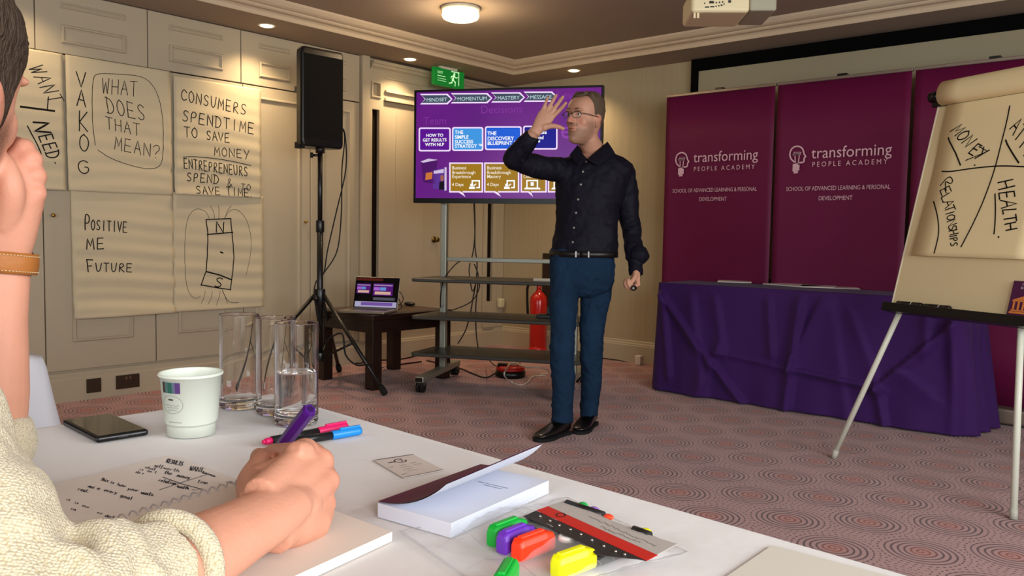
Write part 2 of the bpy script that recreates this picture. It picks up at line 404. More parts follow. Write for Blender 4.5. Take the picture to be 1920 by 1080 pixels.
cup_lbl_u = {4: 'small cream wall cupboard door, leftmost at the ceiling above the seated head', 5: 'small cream wall cupboard door above the left WANT sheet', 6: 'small cream wall cupboard door above the VAKOG sheet', 7: 'small cream wall cupboard door above the CONSUMERS sheet, under the first spotlight',
             8: 'small cream wall cupboard door at the ceiling just left of the loudspeaker', 9: 'small cream wall cupboard door at the ceiling partly behind the loudspeaker, beside the pilaster'}
cup_lbl_l = {4: 'tall cream cupboard door at the far left behind the seated person', 5: 'tall cream cupboard door behind the WANT and NEED sheet with a brass knob', 6: 'tall cream cupboard door behind the VAKOG and POSITIVE ME FUTURE sheets', 7: 'tall cream cupboard door behind the CONSUMERS and magnet sheets',
             8: 'tall cream cupboard door just behind the black speaker stand pole', 9: 'tall cream cupboard door right of the speaker stand with hanging cables in front'}
# dark sheet behind the doors, painting in the shade of the gaps between them
struct('wall_left_gap_shade', MB().box((XL, -2.4, .19), (XL+.003, 4.119, 2.416)), dark)
for i in range(4, 10):
    y0, y1 = seamsU[i]+.003, seamsU[i+1]-.003
    t = thing('wall_cupboard', cup_lbl_u[i], 'cupboard', (XD, (y0+y1)/2, 2.058), 'small cupboards along the top of the left wall')
    obj('door', MB().box((XL+.004, y0, 2.059), (XD, y1, 2.414)), paint, t, bevel=.002, seg=1)
    mo = MB(); w = y1-y0; a, b = y0+.135, y1-.135
    moulding(mo, a, b, 2.118, 2.225, .022, .014)
    moulding(mo, a, b, 2.318, 2.352, .014, .010)
    obj('moulding', mo, paint, t)
for i in range(4, 10):
    y0, y1 = seamsL[i]+.003, seamsL[i+1]-.003
    t = thing('tall_cupboard', cup_lbl_l[i], 'cupboard', (XD, (y0+y1)/2, .19), 'tall cupboards along the left wall')
    obj('door', MB().box((XL+.004, y0, .192), (XD, y1, 2.051)), paint, t, bevel=.002, seg=1)
    mo = MB(); mg = .145 if y1-y0 > .6 else .09
    moulding(mo, y0+mg, y1-mg, .36, 1.98, .024, .014)
    obj('moulding', mo, paint, t)
    ky = {5: y1-.1, 6: y0+.045, 8: y1-.05}.get(i)
    if i == 5: ky = None
    if ky: obj('knob', MB().lathe([(0, 0), (.006, 0), (.006, .012), (.011, .016), (.012, .022), (.008, .028), (0, .029)], (XD, ky, 1.115), 16, X), brass, t)
# pilasters, frieze and door of the doorway beyond the cupboards
pf = MB(); pf.box((XL, 4.120, .178), (XD+.03, 4.196, ZS))
struct('trim_5', pf, paint, bevel=.003, seg=1)
def pilaster(n, y0, y1):
    s = (y1-y0); a, b = y0+s*.22, y1-s*.28
    mb = MB(); x1 = XD+.012
    # face built around two recessed slots: a small square one and a tall one
    for lo, hi in (((y0, .178), (a, 2.33)), ((b, .178), (y1, 2.33)), ((a, .178), (b, .42)), ((a, 2.02), (b, 2.125)), ((a, 2.225), (b, 2.33))):
        mb.box((XL, lo[0], lo[1]), (x1, hi[0], hi[1]))
    p = struct('trim_%d' % n, mb, paint)
    mo = MB()
    for z0, z1 in ((2.125, 2.225),):
        mo.box((x1, a-.012, z0-.012), (x1+.012, a, z1+.012)); mo.box((x1, b, z0-.012), (x1+.012, b+.012, z1+.012)); mo.box((x1, a, z0-.012), (x1+.012, b, z0)); mo.box((x1, a, z1), (x1+.012, b, z1+.012))
    obj('slot_moulding', mo, paint, p)
    sl = MB().box((XL, a, .42), (XL+.004, b, 2.02)); obj('slot_shade', sl, dark, p)  # near-black strip paints in the shade inside the tall recess
pilaster(6, 4.20, 4.345); pilaster(7, 5.555, 5.71)
fr_ = MB(); fr_.box((XL, 4.347, 2.10), (XD+.006, 5.553, 2.33)); fr_.box((XD+.006, 4.36, 2.275), (XD+.014, 5.54, 2.282)); fr_.box((XD+.006, 4.36, 2.165), (XD+.03, 5.54, 2.185)); fr_.box((XD+.006, 4.36, 2.10), (XD+.02, 5.54, 2.125))
struct('trim_8', fr_, paint, bevel=.003, seg=1)
cp = [(0, 2.325), (.03, 2.325), (.035, 2.34), (.055, 2.355), (.06, 2.37), (.075, 2.378), (.078, 2.395), (0, 2.395)]
k = len(cp); cm = MB().add([Vector((XL+d, 4.215, z)) for d, z in cp]+[Vector((XL+d, 5.80, z)) for d, z in cp], [(i, (i+1) % k, k+(i+1) % k, k+i) for i in range(k)]+[tuple(range(k)), tuple(range(k, 2*k))])
struct('trim_9', cm, paint, fixn=True)
d1 = MB().box((XL, 4.352, .012), (XL+.012, 5.548, 2.098))
dr = struct('door_1', d1, paint)
dp = MB()
for y in (4.50, 4.80, 5.10, 5.40): dp.box((XL+.012, y-.006, .25), (XL+.016, y+.006, 2.0))
obj('panel_bead', dp, paint, dr)
h = MB().lathe([(0, 0), (.028, 0), (.028, .004), (.009, .006), (.009, .03), (.02, .036), (.024, .046), (.018, .056), (0, .058)], (XL+.012, 4.933, .99), 20, X)
obj('door_handle', h, mat('dull_brass', '#6E5A30', .4, metal=1), dr)
struct('trim_10', MB().box((XL, 5.712, .178), (XD-.005, 5.83, 2.33)), paint)

# ------------------------------------------------------------------ flip-chart sheets on the cupboard doors
papm = mat('flipchart_paper', '#CDBF9F', .75, spec=.2, noise=.03, nscale=5)
ink = mat('marker_ink', '#15110E', .7, spec=.2)
def sheet(label, y0, y1, z0, z1, seed, strokes, lw=.006, curl=.03, lift=0, wav=.0035):
    rr = random.Random(seed); ph = [rr.uniform(0, 6) for _ in range(6)]
    def dx(y, z):
        s = (z1-z)/(z1-z0); u = (y-y0)/(y1-y0)
        d = .0165 + lift + s*.008 + wav*s**.5*(.6*sin(z*70+ph[0]+1.5*sin(y*5+ph[1])) + .5*sin(z*33+ph[2]+y*3) + .5*sin(y*9+ph[3]))
        return d + curl*max(0, s-.86)**1.5*8*(.4+.6*sin(u*pi+ph[4]*.2))*.6
    def P(y, z, off=0): return Vector((XD+dx(y, z)+off, y, z))
    t = thing('flipchart_sheet', label, 'poster', (XD, (y0+y1)/2, z0), 'marker pen sheets taped along the cupboards')
    mb = MB(); nu, nv = 24, 60
    skew = rr.uniform(-.004, .004)
    front = MB().grid(lambda a, b: P(y0+(y1-y0)*a+skew*b, z1+(z0-z1)*b), nu, nv)
    me = front.mesh('paper'); o = obj('paper', me, papm, t)
    so = o.modifiers.new('s', 'SOLIDIFY'); so.thickness = .0008; so.offset = -1
    wr = MB()
    for w_, st in strokes:
        pts = [onx(px, py, XD+.02) for px, py in st]
        # densify so that the ink follows the paper
        q = []
        for a, b in zip(pts[:-1], pts[1:]):
            n = max(1, int((b-a).length/.02)); q += [a.lerp(b, i/n) for i in range(n)]
        q.append(pts[-1])
        # the ink follows the paper: refine each point on the sheet's own surface
        ribbon(wr, [P(p.y, p.z, .0016) for p in q], w_*.74, X)
    if wr.v: obj('writing', wr, ink, t)
    return t
def C1(pts, S=2.7, ox=0, oy=0): return [(ox+a/S, oy+b/S) for a, b in pts]
def Wd(s, B0, B1, T0, w, S=2.7, ox=0, oy=0):
    f = lambda p: (ox+p[0]/S, oy+p[1]/S)
    return [(w, st) for st in word(s, f(B0), f(B1), f(T0))]
# WANT / NEED
st = Wd('WANT', (140, 335), (255, 530), (215, 322), .007)
st += [(.016, C1([(105, 540), (275, 562)])), (.008, C1([(245, 490), (240, 555)]))]
st += Wd('N', (166, 606), (180, 676), (244, 612), .014) + Wd('EED', (194, 684), (244, 812), (258, 670), .010)
st += [(.009, C1([(138, 638), (175, 705), (205, 770), (212, 820)])), (.008, C1([(275, 822), (279, 828)]))]
sheet('flipchart sheet reading WANT / NEED sideways, leftmost beside the seated head', 1.45, 1.935, 1.262, 2.052, 1, st)
# VAKOG
st = []
for ch, x0, y0, x1, h in (('V', 378, 438, 445, 78), ('A', 380, 535, 442, 82), ('K', 392, 660, 452, 100), ('O', 390, 762, 458, 86), ('G', 385, 875, 460, 70)):
    st += [(w_, s_) for w_, s_ in Wd(ch, (x0, y0), (x1, y0+8), (x0, y0-h), .0085)]
st += Wd('WHAT', (510, 470), (700, 490), (512, 395), .006) + Wd('DOES', (535, 570), (745, 615), (525, 490), .007) + Wd('THAT', (530, 650), (715, 690), (527, 590), .006) + Wd('MEAN?', (572, 755), (815, 805), (575, 690), .006)
st += [(.005, C1(smooth_line([(480, 735), (465, 600), (468, 400), (490, 370), (600, 375), (730, 385), (790, 450), (822, 560), (828, 700), (822, 830), (780, 858), (700, 850), (560, 805), (495, 760)], 2)))]
sheet('flipchart sheet reading VAKOG and WHAT DOES THAT MEAN', 1.950, 2.583, 1.262, 2.053, 2, st)
# CONSUMERS
st = Wd('CONSUMERS', (912, 505), (1250, 585), (915, 450), .008) + Wd('SPENDTIME', (918, 610), (1290, 680), (920, 555), .008) + Wd('TO', (925, 690), (1005, 700), (925, 640), .008) + Wd('SAVE', (1040, 705), (1165, 722), (1040, 660), .008)
st += Wd('MONEY', (1080, 785), (1265, 805), (1080, 742), .007) + [(.006, C1(smooth_line([(925, 795), (1000, 792), (1150, 810), (1270, 838)], 2)))]
st += Wd('ENTREPRENEURS', (925, 850), (1255, 895), (925, 800), .008) + Wd('SPEND', (938, 915), (1110, 930), (940, 872), .008) + Wd('&', (1140, 945), (1185, 950), (1140, 900), .006) + Wd('TO', (1215, 960), (1270, 965), (1215, 930), .006)
st += Wd('SAVE', (985, 980), (1115, 988), (985, 940), .008) + Wd('TIME.', (1140, 985), (1290, 1000), (1140, 945), .008)
sheet('flipchart sheet reading CONSUMERS SPEND TIME TO SAVE MONEY', 2.602, 3.235, 1.27, 2.030, 3, st)
# POSITIVE ME FUTURE
K = dict(S=1306/520, ox=0, oy=350)
st = Wd('P', (392, 205), (430, 207), (390, 130), .009, **K) + Wd('OSITIVE', (425, 203), (600, 215), (425, 155), .008, **K) + Wd('ME', (400, 295), (495, 292), (400, 245), .009, **K) + Wd('F', (403, 402), (450, 402), (398, 345), .009, **K) + Wd('UTURE', (445, 400), (625, 402), (445, 360), .008, **K)
sheet('flipchart sheet reading POSITIVE ME FUTURE, hung below the VAKOG sheet', 1.965, 2.592, .50, 1.272, 4, st, lift=.002, wav=.005, curl=.06)
# magnet
k1 = lambda *p: C1(p, **K)
st = [(.010, k1((970, 155), (1085, 150), (1090, 200), (1100, 330), (1090, 430), (1082, 485))), (.010, k1((970, 155), (978, 220), (975, 330), (968, 400), (945, 465))), (.011, k1((975, 225), (1095, 215))),
      (.013, k1((970, 400), (1030, 415), (1085, 437))), (.010, k1((945, 462), (1015, 475), (1085, 485))), (.014, k1((1038, 308), (1048, 312)))]
st += Wd('N', (1008, 215), (1060, 220), (1010, 165), .010, **K) + Wd('S', (1002, 470), (1050, 475), (1010, 425), .010, **K)
sl = lambda *p: C1(smooth_line(list(p), 2), **K)
st += [(.0035, sl((985, 150), (970, 115), (925, 100), (890, 130), (872, 200), (868, 320), (872, 440), (890, 510), (920, 530), (940, 515))), (.0035, sl((1055, 150), (1080, 110), (1120, 105), (1160, 150), (1182, 230), (1180, 320), (1155, 420))),
       (.0035, sl((1010, 150), (1005, 115), (990, 90))), (.0035, sl((1028, 150), (1032, 110), (1028, 90))), (.0035, sl((1060, 145), (1070, 110), (1090, 90))),
       (.0045, sl((1045, 485), (1060, 530), (1085, 548), (1120, 545))), (.0035, sl((965, 490), (955, 530), (945, 550))), (.0035, sl((998, 490), (990, 530), (975, 555))), (.0035, sl((1035, 490), (1025, 530), (1015, 560))), (.0035, sl((1045, 490), (1060, 530), (1068, 550)))]
sheet('flipchart sheet with a drawn bar magnet marked N and S', 2.590, 3.250, .505, 1.285, 5, st, lift=.002)

# sockets on the baseboard
bronze = mat('bronze_plate', '#3A2A1C', .45, metal=.4)
t = thing('blank_plate', 'square dark bronze blanking plate on the left baseboard', 'wall plate', (XL+.024, 2.085, .04))
obj('plate', MB().box((XL+.024, 2.041, .040), (XL+.033, 2.127, .126)), bronze, t, bevel=.003)
t = thing('wall_socket', 'dark bronze double wall socket on the left baseboard', 'socket', (XL+.024, 2.29, .04))
obj('plate', MB().box((XL+.024, 2.217, .040), (XL+.033, 2.363, .126)), bronze, t, bevel=.003)
hl = MB()
for c in (2.255, 2.325):
    for dy, dz in ((0, .03), (-.011, .012), (.011, .012)): hl.box((XL+.033, c+dy-.003, .055+dz-.002), (XL+.0335, c+dy+.003, .055+dz+.002))
obj('pin_holes', hl, dark, t)
sw = MB()
for c in (2.278, 2.302): sw.box((XL+.033, c-.006, .098), (XL+.036, c+.006, .116))
obj('switch', sw, mat('switch_metal', '#8A7660', .35, metal=1), t)

# ------------------------------------------------------------------ ceiling lights and their light
spotm = mat('spot_lens', '#FFF2D8', .4, emit='#FFDDA0', estr=9)
rimm = mat('spot_rim', '#E8DFCB', .4)
for i, ((x, y), lb, en) in enumerate((((-4.984, 3.147), 'recessed ceiling spotlight, left above the CONSUMERS sheet', 52), ((-5.014, 4.455), 'recessed ceiling spotlight over the doorway beside the exit sign', 50), ((-4.242, 5.583), 'recessed ceiling spotlight above the back wall, right of the television', 40),
                             ((-4.984, 1.70), 'recessed ceiling spotlight at the far left, out of frame', 14))):
    if i < 3:
        t = thing('spotlight', lb, 'ceiling light', (x, y, ZS), 'recessed spotlights in the soffit')
        obj('rim', MB().lathe([(.044, -.001), (.05, -.004), (.058, -.003), (.06, 0), (.044, 0)], (x, y, ZS), 28), rimm, t)
        obj('lens', MB().lathe([(0, -.013), (.02, -.0115), (.036, -.007), (.046, -.001)], (x, y, ZS), 24), spotm, t)
    lamp('spot_light', 'SPOT', (x, y, ZS-.02), en, WARM, .04, (x+.0, y, 0), spot=radians(125), blend=.9)
cx, cy = -3.905, 3.905
t = thing('ceiling_lamp', 'round glowing flush ceiling lamp in the raised ceiling', 'ceiling light', (cx, cy, ZC))
obj('base', MB().lathe([(0, 0), (.128, 0), (.13, -.012), (.118, -.02), (0, -.02)], (cx, cy, ZC), 40), rimm, t)
obj('diffuser', MB().lathe([(.116, -.018), (.122, -.05), (.115, -.068), (.09, -.078), (0, -.08)], (cx, cy, ZC), 40), mat('lamp_glass', '#FFF0D0', .3, emit='#FFDCA4', estr=7), t)
lamp('ceiling_lamp_light', 'POINT', (cx, cy, ZC-.16), 12, WARM, .1)
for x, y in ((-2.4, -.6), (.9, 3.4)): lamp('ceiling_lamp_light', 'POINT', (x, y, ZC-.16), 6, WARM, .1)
# smoke detector
t = thing('smoke_detector', 'small round smoke detector on the ceiling below the projector', 'smoke detector', (-2.614, 5.108, ZC))
obj('body', MB().lathe([(0, -.05), (.03, -.048), (.034, -.035), (.05, -.03), (.055, -.012), (.06, 0), (0, 0)], (-2.614, 5.108, ZC), 28), mat('off_white_plastic', '#A89C90', .4), t)
# exit sign
green = mat('exit_green', '#0B7A2E', .4, emit='#0A8A30', estr=.35); exw = mat('exit_white', '#D8FFD0', .4, emit='#C8FFC0', estr=.55)
EX = -5.0
t = thing('exit_sign', 'green illuminated emergency exit sign with a running man', 'sign', (EX, 4.87, 2.27))
obj('mount', MB().box((EX-.03, 4.78, 2.40), (EX+.0, 4.97, 2.42)), rimm, t)
obj('panel', MB().box((EX-.035, 4.705, 2.262), (EX, 5.055, 2.405)), green, t, bevel=.004)
g = MB(); xx = EX+.0015
def eb(y0, y1, z0, z1): g.box((EX, y0, z0), (xx, y1, z1))
text_into(g, 'EXIT', .03, (EX, 4.74, 2.355), Y, Z, depth=.0015)
eb(4.740, 4.83, 2.335, 2.340); eb(4.740, 4.84, 2.315, 2.318); eb(4.740, 4.84, 2.298, 2.301)
# doorway and running figure
for a0, a1, c0, c1 in ((4.90, 4.99, 2.388, 2.396), (4.983, 4.99, 2.285, 2.396)): eb(a0, a1, c0, c1)
g.lathe([(0, 0), (.010, 0), (.010, .0015), (0, .0015)], (EX, 4.935, 2.375), 14, X)
def limb(a, b, w): a, b = Vector((xx, *a)), Vector((xx, *b)); ribbon(g, [a, b], w, X)
limb((4.93, 2.362), (4.915, 2.325), .018); limb((4.928, 2.36), (4.955, 2.345), .008); limb((4.955, 2.345), (4.972, 2.352), .007); limb((4.925, 2.36), (4.90, 2.35), .008); limb((4.90, 2.35), (4.895, 2.335), .007)
limb((4.916, 2.328), (4.945, 2.308), .010); limb((4.945, 2.308), (4.943, 2.278), .009); limb((4.915, 2.328), (4.905, 2.30), .010); limb((4.905, 2.30), (4.875, 2.292), .009)
obj('pictogram', g, exw, t)
# ceiling projector
PT = 4.0; pA, pB = ond(1296, 24, PT), ond(1467, 14, PT)
cream = mat('projector_shell', '#EBDDB2', .45); ports = mat('port_black', '#17130F', .5)
u = Vector((.80, .60, 0)).normalized(); u = Vector((cos(radians(38)), sin(radians(38)), 0)); nn = Vector((-u.y, u.x, 0))
t = thing('projector', 'cream ceiling projector hanging at the top edge of the picture', 'projector', (-1.93, 3.77, 2.15))
O = pA.copy(); O.z = 2.125
PW = .28
obj('shell', MB().fr(O, u, nn, Z, (0, 0, .012), (PW, .30, .13)), cream, t, bevel=.018, seg=3)
obj('side_cover', MB().fr(O, u, nn, Z, (PW+.002, .01, .022), (PW+.13, .30, .12)), mat('projector_grey', '#A9A58E', .5), t, bevel=.01, seg=2)
pp = MB()
rr = random.Random(4)
for a, w_, z0, h_ in ((.06, .006, .05, .006), (.085, .022, .052, .012), (.115, .007, .052, .007), (.13, .007, .054, .007), (.145, .007, .056, .007), (.16, .012, .075, .014), (.175, .014, .056, .012), (.065, .02, .032, .006), (.09, .02, .034, .006), (.115, .006, .036, .006), (.128, .006, .038, .006), (.14, .008, .04, .008), (.154, .004, .044, .01)):
    pp.fr(O, u, nn, Z, (a, -.0015, z0), (a+w_, .004, z0+h_))
obj('port', pp, ports, t)
ft = MB()
for a in (.015, .032): ft.fr(O, u, nn, Z, (a, .02, -.012), (a+.01, .03, .014))
obj('foot', ft, cream, t)
obj('lens', MB().cyl(O+u*.10+nn*.30+Z*.07, O+u*.10+nn*.325+Z*.07, .035, 24), ports, t)
obj('ceiling_bracket', MB().cyl(O+u*.14+nn*.15+Z*.12, O+u*.14+nn*.15+Z*(ZC-O.z), .02), cream, t)

# ------------------------------------------------------------------ fixed projection screen on the back wall
scr = thing('projection_screen', 'wide white projection screen with a black border behind the banners', 'projection screen', (-1.0, YB, .9))
blk = mat('black_masking', '#050505', .9, spec=.1)
b_ = MB(); b_.box((-3.256, YB-.055, 2.325), (1.6, YB-.004, 2.417)); b_.box((-3.256, YB-.055, .75), (-3.197, YB-.004, 2.325)); b_.box((1.54, YB-.055, .75), (1.6, YB-.004, 2.325)); b_.box((-3.256, YB-.055, .69), (1.6, YB-.004, .75))
obj('border', b_, blk, scr)
obj('screen_fabric', MB().box((-3.197, YB-.04, .75), (1.54, YB-.03, 2.325)), mat('screen_white', '#A39A80', .9, spec=.1), scr)
# ------------------------------------------------------------------ loudspeaker on its tripod stand
blackp = mat('black_plastic', '#0E0D0C', .32, spec=.5, noise=.2, nscale=30)
blackm = mat('black_metal', '#121110', .35, spec=.5)
rubber = mat('black_rubber', '#0B0B0B', .8)
grille_m = mat('speaker_grille', '#0C0A08', .75, spec=.25, bump=.6, bscale=400)
SX, SY = -4.62, 3.317
st_ = thing('speaker_stand', 'black tripod speaker stand beside the dark side table', 'speaker stand', (SX, SY, 0))
S0 = Vector((SX, SY, 0))
obj('pole', MB().cyl(S0+Z*.20, S0+Z*1.10, .021).cyl(S0+Z*1.05, S0+Z*1.60, .0165), blackm, st_)
cl = MB().cyl(S0+Z*.55, S0+Z*.66, .036).cyl(S0+Z*1.04, S0+Z*1.12, .028).cyl(S0+Z*.17, S0+Z*.23, .034)
obj('collar', cl, blackp, st_, bevel=.003)
for k, (zz, dd) in enumerate(((1.55, (-.55, -.83)), (.60, (.4, -.9)))):
    d = Vector((dd[0], dd[1], 0)).normalized()
    obj('knob', MB().cyl(S0+Z*zz, S0+Z*zz+d*.05, .008).lathe([(0, 0), (.016, 0), (.02, .006), (.016, .02), (0, .021)], S0+Z*zz+d*.045, 10, d), blackp, st_)
for ang in (10, 130, 246):
    d = Vector((cos(radians(ang)), sin(radians(ang)), 0)); R_ = .565
    top = S0 + Z*.62 + d*.035; foot = S0 + d*R_ + Z*.02
    lg = obj('leg', MB().tube([top, foot], .0135, 10), blackm, st_)
    e = (foot-top).normalized()
    obj('rubber_foot', MB().tube([foot-e*.05, foot-e*.01, foot+e*.012], [.02, .022, .018], 12), rubber, lg)
    mid = top.lerp(foot, .5)
    obj('brace', MB().tube([S0+Z*.20+d*.03, mid], .008, 8), blackm, st_)
# speaker cabinet: front faces the room, sides taper to the back
sf = Vector((1.0, -.06, 0)).normalized(); su = Vector((-sf.y, sf.x, 0))
su = -su if su.dot(RT) < 0 else su
sp_ = thing('loudspeaker', 'big black loudspeaker on the tripod stand in front of the cupboards', 'loudspeaker', (SX, SY, 1.60))
SO = S0 + Z*1.60
prof_ = [(-.162, .022), (-.152, .040), (.152, .040), (.162, .022), (.158, -.03), (.060, -.150), (.044, -.162), (-.044, -.162), (-.060, -.150), (-.158, -.03)]
body = MB()
hz = [(0, .90, .90), (.012, .97, .97), (.03, 1, 1), (.60, 1, 1), (.625, .98, .98), (.64, .92, .92)]
n_ = len(prof_); vs = []
for z_, kx, ky in hz: vs += [SO + su*(a*kx) + sf*(b*ky) + Z*z_ for a, b in prof_]
fs = [(i*n_+k, i*n_+(k+1) % n_, (i+1)*n_+(k+1) % n_, (i+1)*n_+k) for i in range(len(hz)-1) for k in range(n_)]
body.add(vs, fs+[tuple(range(n_))[::-1], tuple((len(hz)-1)*n_+k for k in range(n_))])
obj('cabinet', body, blackp, sp_, bevel=.006, fixn=True)
gm = MB().grid(lambda a, b: SO + su*((a-.5)*.295) + sf*(.041+.012*sin(a*pi)**.6*sin(b*pi)**.4) + Z*(.05+.545*b), 16, 16)
obj('grille', gm, grille_m, sp_)
obj('handle', MB().fr(SO, su, sf, Z, (-.120, -.12, .36), (-.085, -.06, .40)), rubber, sp_)
obj('pole_socket', MB().cyl(SO-Z*.035, SO+Z*.01, .03), blackm, sp_)
lg_ = MB()
lg_.fr(SO, su, sf, Z, (-.155, -.06, -.012), (-.115, .0, .03))
obj('foot', lg_, rubber, sp_)
for i, dx_ in enumerate((0, .02)):
    c0 = ond(632+i*3, 238, 5.62)
    pts = [SO+su*.12-sf*.09+Z*.10, ond(640, 240+i*2, 5.62), ond(648-i*2, 262, 5.62), ond(641 if i else 648, 320, 5.62), ond(640 if i else 630, 400, 5.62), ond(632 if i else 614, 470, 5.62), ond(607, 512, 5.6), ond(592, 530, 5.58), ond(590, 560, 5.5), S0+Z*.40+sf*.03]
    if i: pts[-1] = S0+Z*.36+sf*.035-su*.02
    cable('speaker_cable', ['thin dark cable looping down from the loudspeaker, left of the pair', 'thin dark cable looping down from the loudspeaker, right of the pair'][i], pts, .0045, rubber, group='loudspeaker cables')
cable('mains_cable', 'black cable looping low around the foot of the speaker stand', [S0+Z*.30+sf*.04, ond(640, 625, 5.25), ond(648, 665, 5.2), ond(668, 684, 5.2), ond(690, 684, 5.3), onz(712, 690, .01), onz(745, 684, .008), onz(790, 678, .008)], .006, rubber)
cable('floor_cable', 'black cable lying on the carpet under the side table', [onz(640, 660, .006)+Z*.05, onz(665, 680, .006), onz(700, 676, .006), onz(760, 672, .006), onz(815, 655, .006), onz(840, 648, .006)], .006, rubber)

# ------------------------------------------------------------------ dark wooden side table with laptop
dw = mat('dark_wood', '#24140D', .32, spec=.5, noise=.35, nscale=14, stretch=(1, 1, 8))
tb = thing('side_table', 'low dark wooden side table carrying the open laptop', 'table', (-4.56, 3.82, 0))
x0, x1, y0, y1 = -4.865, -4.235, 3.455, 4.185
obj('tabletop', MB().box((x0, y0, .462), (x1, y1, .50)), dw, tb, bevel=.006)
ins = MB().box((x0+.06, y0+.06, .4995), (x1-.06, y1-.06, .5006)); obj('inlay', ins, mat('worn_wood', '#4A3020', .35, noise=.3, nscale=8, stretch=(1, 6, 1)), tb)
ap = MB()
for lo, hi in (((x0+.05, y0+.012, .38), (x1-.05, y0+.035, .462)), ((x0+.05, y1-.035, .38), (x1-.05, y1-.012, .462)), ((x0+.012, y0+.05, .38), (x0+.035, y1-.05, .462)), ((x1-.035, y0+.05, .38), (x1-.012, y1-.05, .462))):
    obj('apron', MB().box(lo, hi), dw, tb)
for a in (x0+.006, x1-.086):
    for b in (y0+.006, y1-.086): obj('leg', MB().box((a, b, 0), (a+.08, b+.08, .462)), dw, tb, bevel=.004)
# laptop, facing the camera side
silver = mat('laptop_aluminium', '#A49B8C', .35, metal=.8); keym = mat('laptop_keys', '#15130F', .5)
LA = onz(690, 583.5, .503); 
lu = (onz(745, 577.5, .503)-onz(660, 580, .503)); lu.z = 0; lu.normalize()
ang = radians(27); lu = Vector((cos(ang), sin(ang), 0)); lb = Vector((-lu.y, lu.x, 0))   # u right, b away from camera
LO = onz(661, 580.5, .5035)                        # left end of the hinge
WL, DL = .335, .235
lt = thing('laptop', 'open laptop with a purple slide on its screen, on the dark side table', 'laptop', LO + lu*WL/2)
obj('base', MB().fr(LO, lu, lb, Z, (0, -DL, -.001), (WL, 0, .014)), silver, lt, bevel=.004)
obj('keyboard', MB().fr(LO, lu, lb, Z, (.03, -.13, .014), (WL-.03, -.02, .0146)), keym, lt)
obj('trackpad', MB().fr(LO, lu, lb, Z, (.115, -.225, .014), (WL-.115, -.145, .0145)), mat('trackpad', '#8D8577', .3, metal=.5), lt)
tl = radians(14); up_ = (Z*cos(tl)+lb*sin(tl)); nf = lu.cross(up_)
LH = LO + Z*.012
HL = .225
obj('lid', MB().fr(LH, lu, up_, nf, (0, 0, -.006), (WL, HL, 0)), silver, lt, bevel=.003)
scb = MB().fr(LH, lu, up_, nf, (.004, .006, 0), (WL-.004, HL-.004, .0008)); bz = obj('screen_bezel', scb, mat('screen_black', '#07060A', .15), lt)
def em(name, c, s=1.0): return mat('glow_'+name, '#000000', .3, emit=c, estr=s, spec=.15)
def lq(nm, a, b, c, d, m, dep=.0012): obj(nm, MB().fr(LH, lu, up_, nf, (a*WL, b*HL, .0004), (c*WL, d*HL, dep)), m, lt)
lq('slide_thumbnail', .05, .47, .36, .78, em('purple_dim', '#5B1A7A', .8)); lq('slide_preview', .42, .42, .86, .80, em('purple_dim', '#5B1A7A', .8))
for (a, c, z0, z1) in ((.05, .36, .47, .78), (.42, .86, .42, .80)):
    w = c-a; h = z1-z0
    lq('slide_band', a+.02*w, z0+.80*h, a+.96*w, z0+.90*h, em('lilac', '#B79BC6', .7), .0018)
    lq('slide_box', a+.03*w, z0+.42*h, a+.33*w, z0+.68*h, em('violet', '#B06AD8', .8), .0018); lq('slide_box', a+.35*w, z0+.42*h, a+.65*w, z0+.68*h, em('blue', '#6C9BE0', .8), .0018)
    lq('slide_box', a+.1*w, z0+.08*h, a+.9*w, z0+.32*h, em('cream', '#E0B8A0', .8), .0018)
lq('title_bar', .03, .88, .62, .95, em('red_dim', '#5A1E18', .8)); lq('notes_bar', .44, .27, .92, .36, em('grey_dim', '#55535E', .8))
lq('dock', .04, .05, .97, .22, em('dock', '#B5AFCF', .8)); lq('thumbnail_strip', .18, .10, .88, .20, em('violet_dim', '#7B58A8', .8), .0018)
t = thing('mouse', 'small black adapter lying on the side table right of the laptop', 'adapter', onz(768, 572, .501))
q = onz(768, 573, .501)
obj('body', MB().ball(q+Z*.014, (.055, .03, .015), 16, 8), blackp, t)
t.name = 'adapter'
cable('laptop_cable', 'dark cable arching up behind the laptop', [LO+lu*(WL-.01)+lb*.0+Z*.012, LO+lu*(WL+.01)+lb*.05+Z*.03, ond(741, 543, 5.78), ond(750, 548, 5.8), ond(756, 560, 5.8), onz(752, 569, .506), onz(745, 571, .506)], .003, rubber)

# ------------------------------------------------------------------ television on a wheeled stand
ta = radians(26.8); tu = Vector((cos(ta), sin(ta), 0)); tn = Vector((sin(ta), -cos(ta), 0))
PO = Vector((-4.155, 4.02, 0))                      # left upright
TVP = PO + tn*.10                                   # plane of the screen
def tvp(cx_, cy_): return onp(760+cx_/4.155, 140+cy_/4.155, TVP, tn)
def uv(p): d = p-TVP; return d.dot(tu), d.z
uL, zT = uv(onp(777.5, 168.5, TVP, tn)); uR = uv(onp(1132, 160, TVP, tn))[0]; zB = uv(onp(778, 380.5, TVP, tn))[1]
zT = (zT+uv(onp(1132, 160.5, TVP, tn))[1])/2
tv = thing('television', 'large flat television showing a purple slide, on the wheeled stand', 'television', TVP+tu*((uL+uR)/2)+Z*zB)
def TB(a, b, z0, z1, d0, d1): return MB().fr(TVP, tu, tn, Z, (a, d0, z0), (b, d1, z1))
obj('casing', TB(uL, uR, zB, zT, -.05, -.001), blackp, tv, bevel=.004)
bw = .014; zb2 = zB+.034
fb = MB()
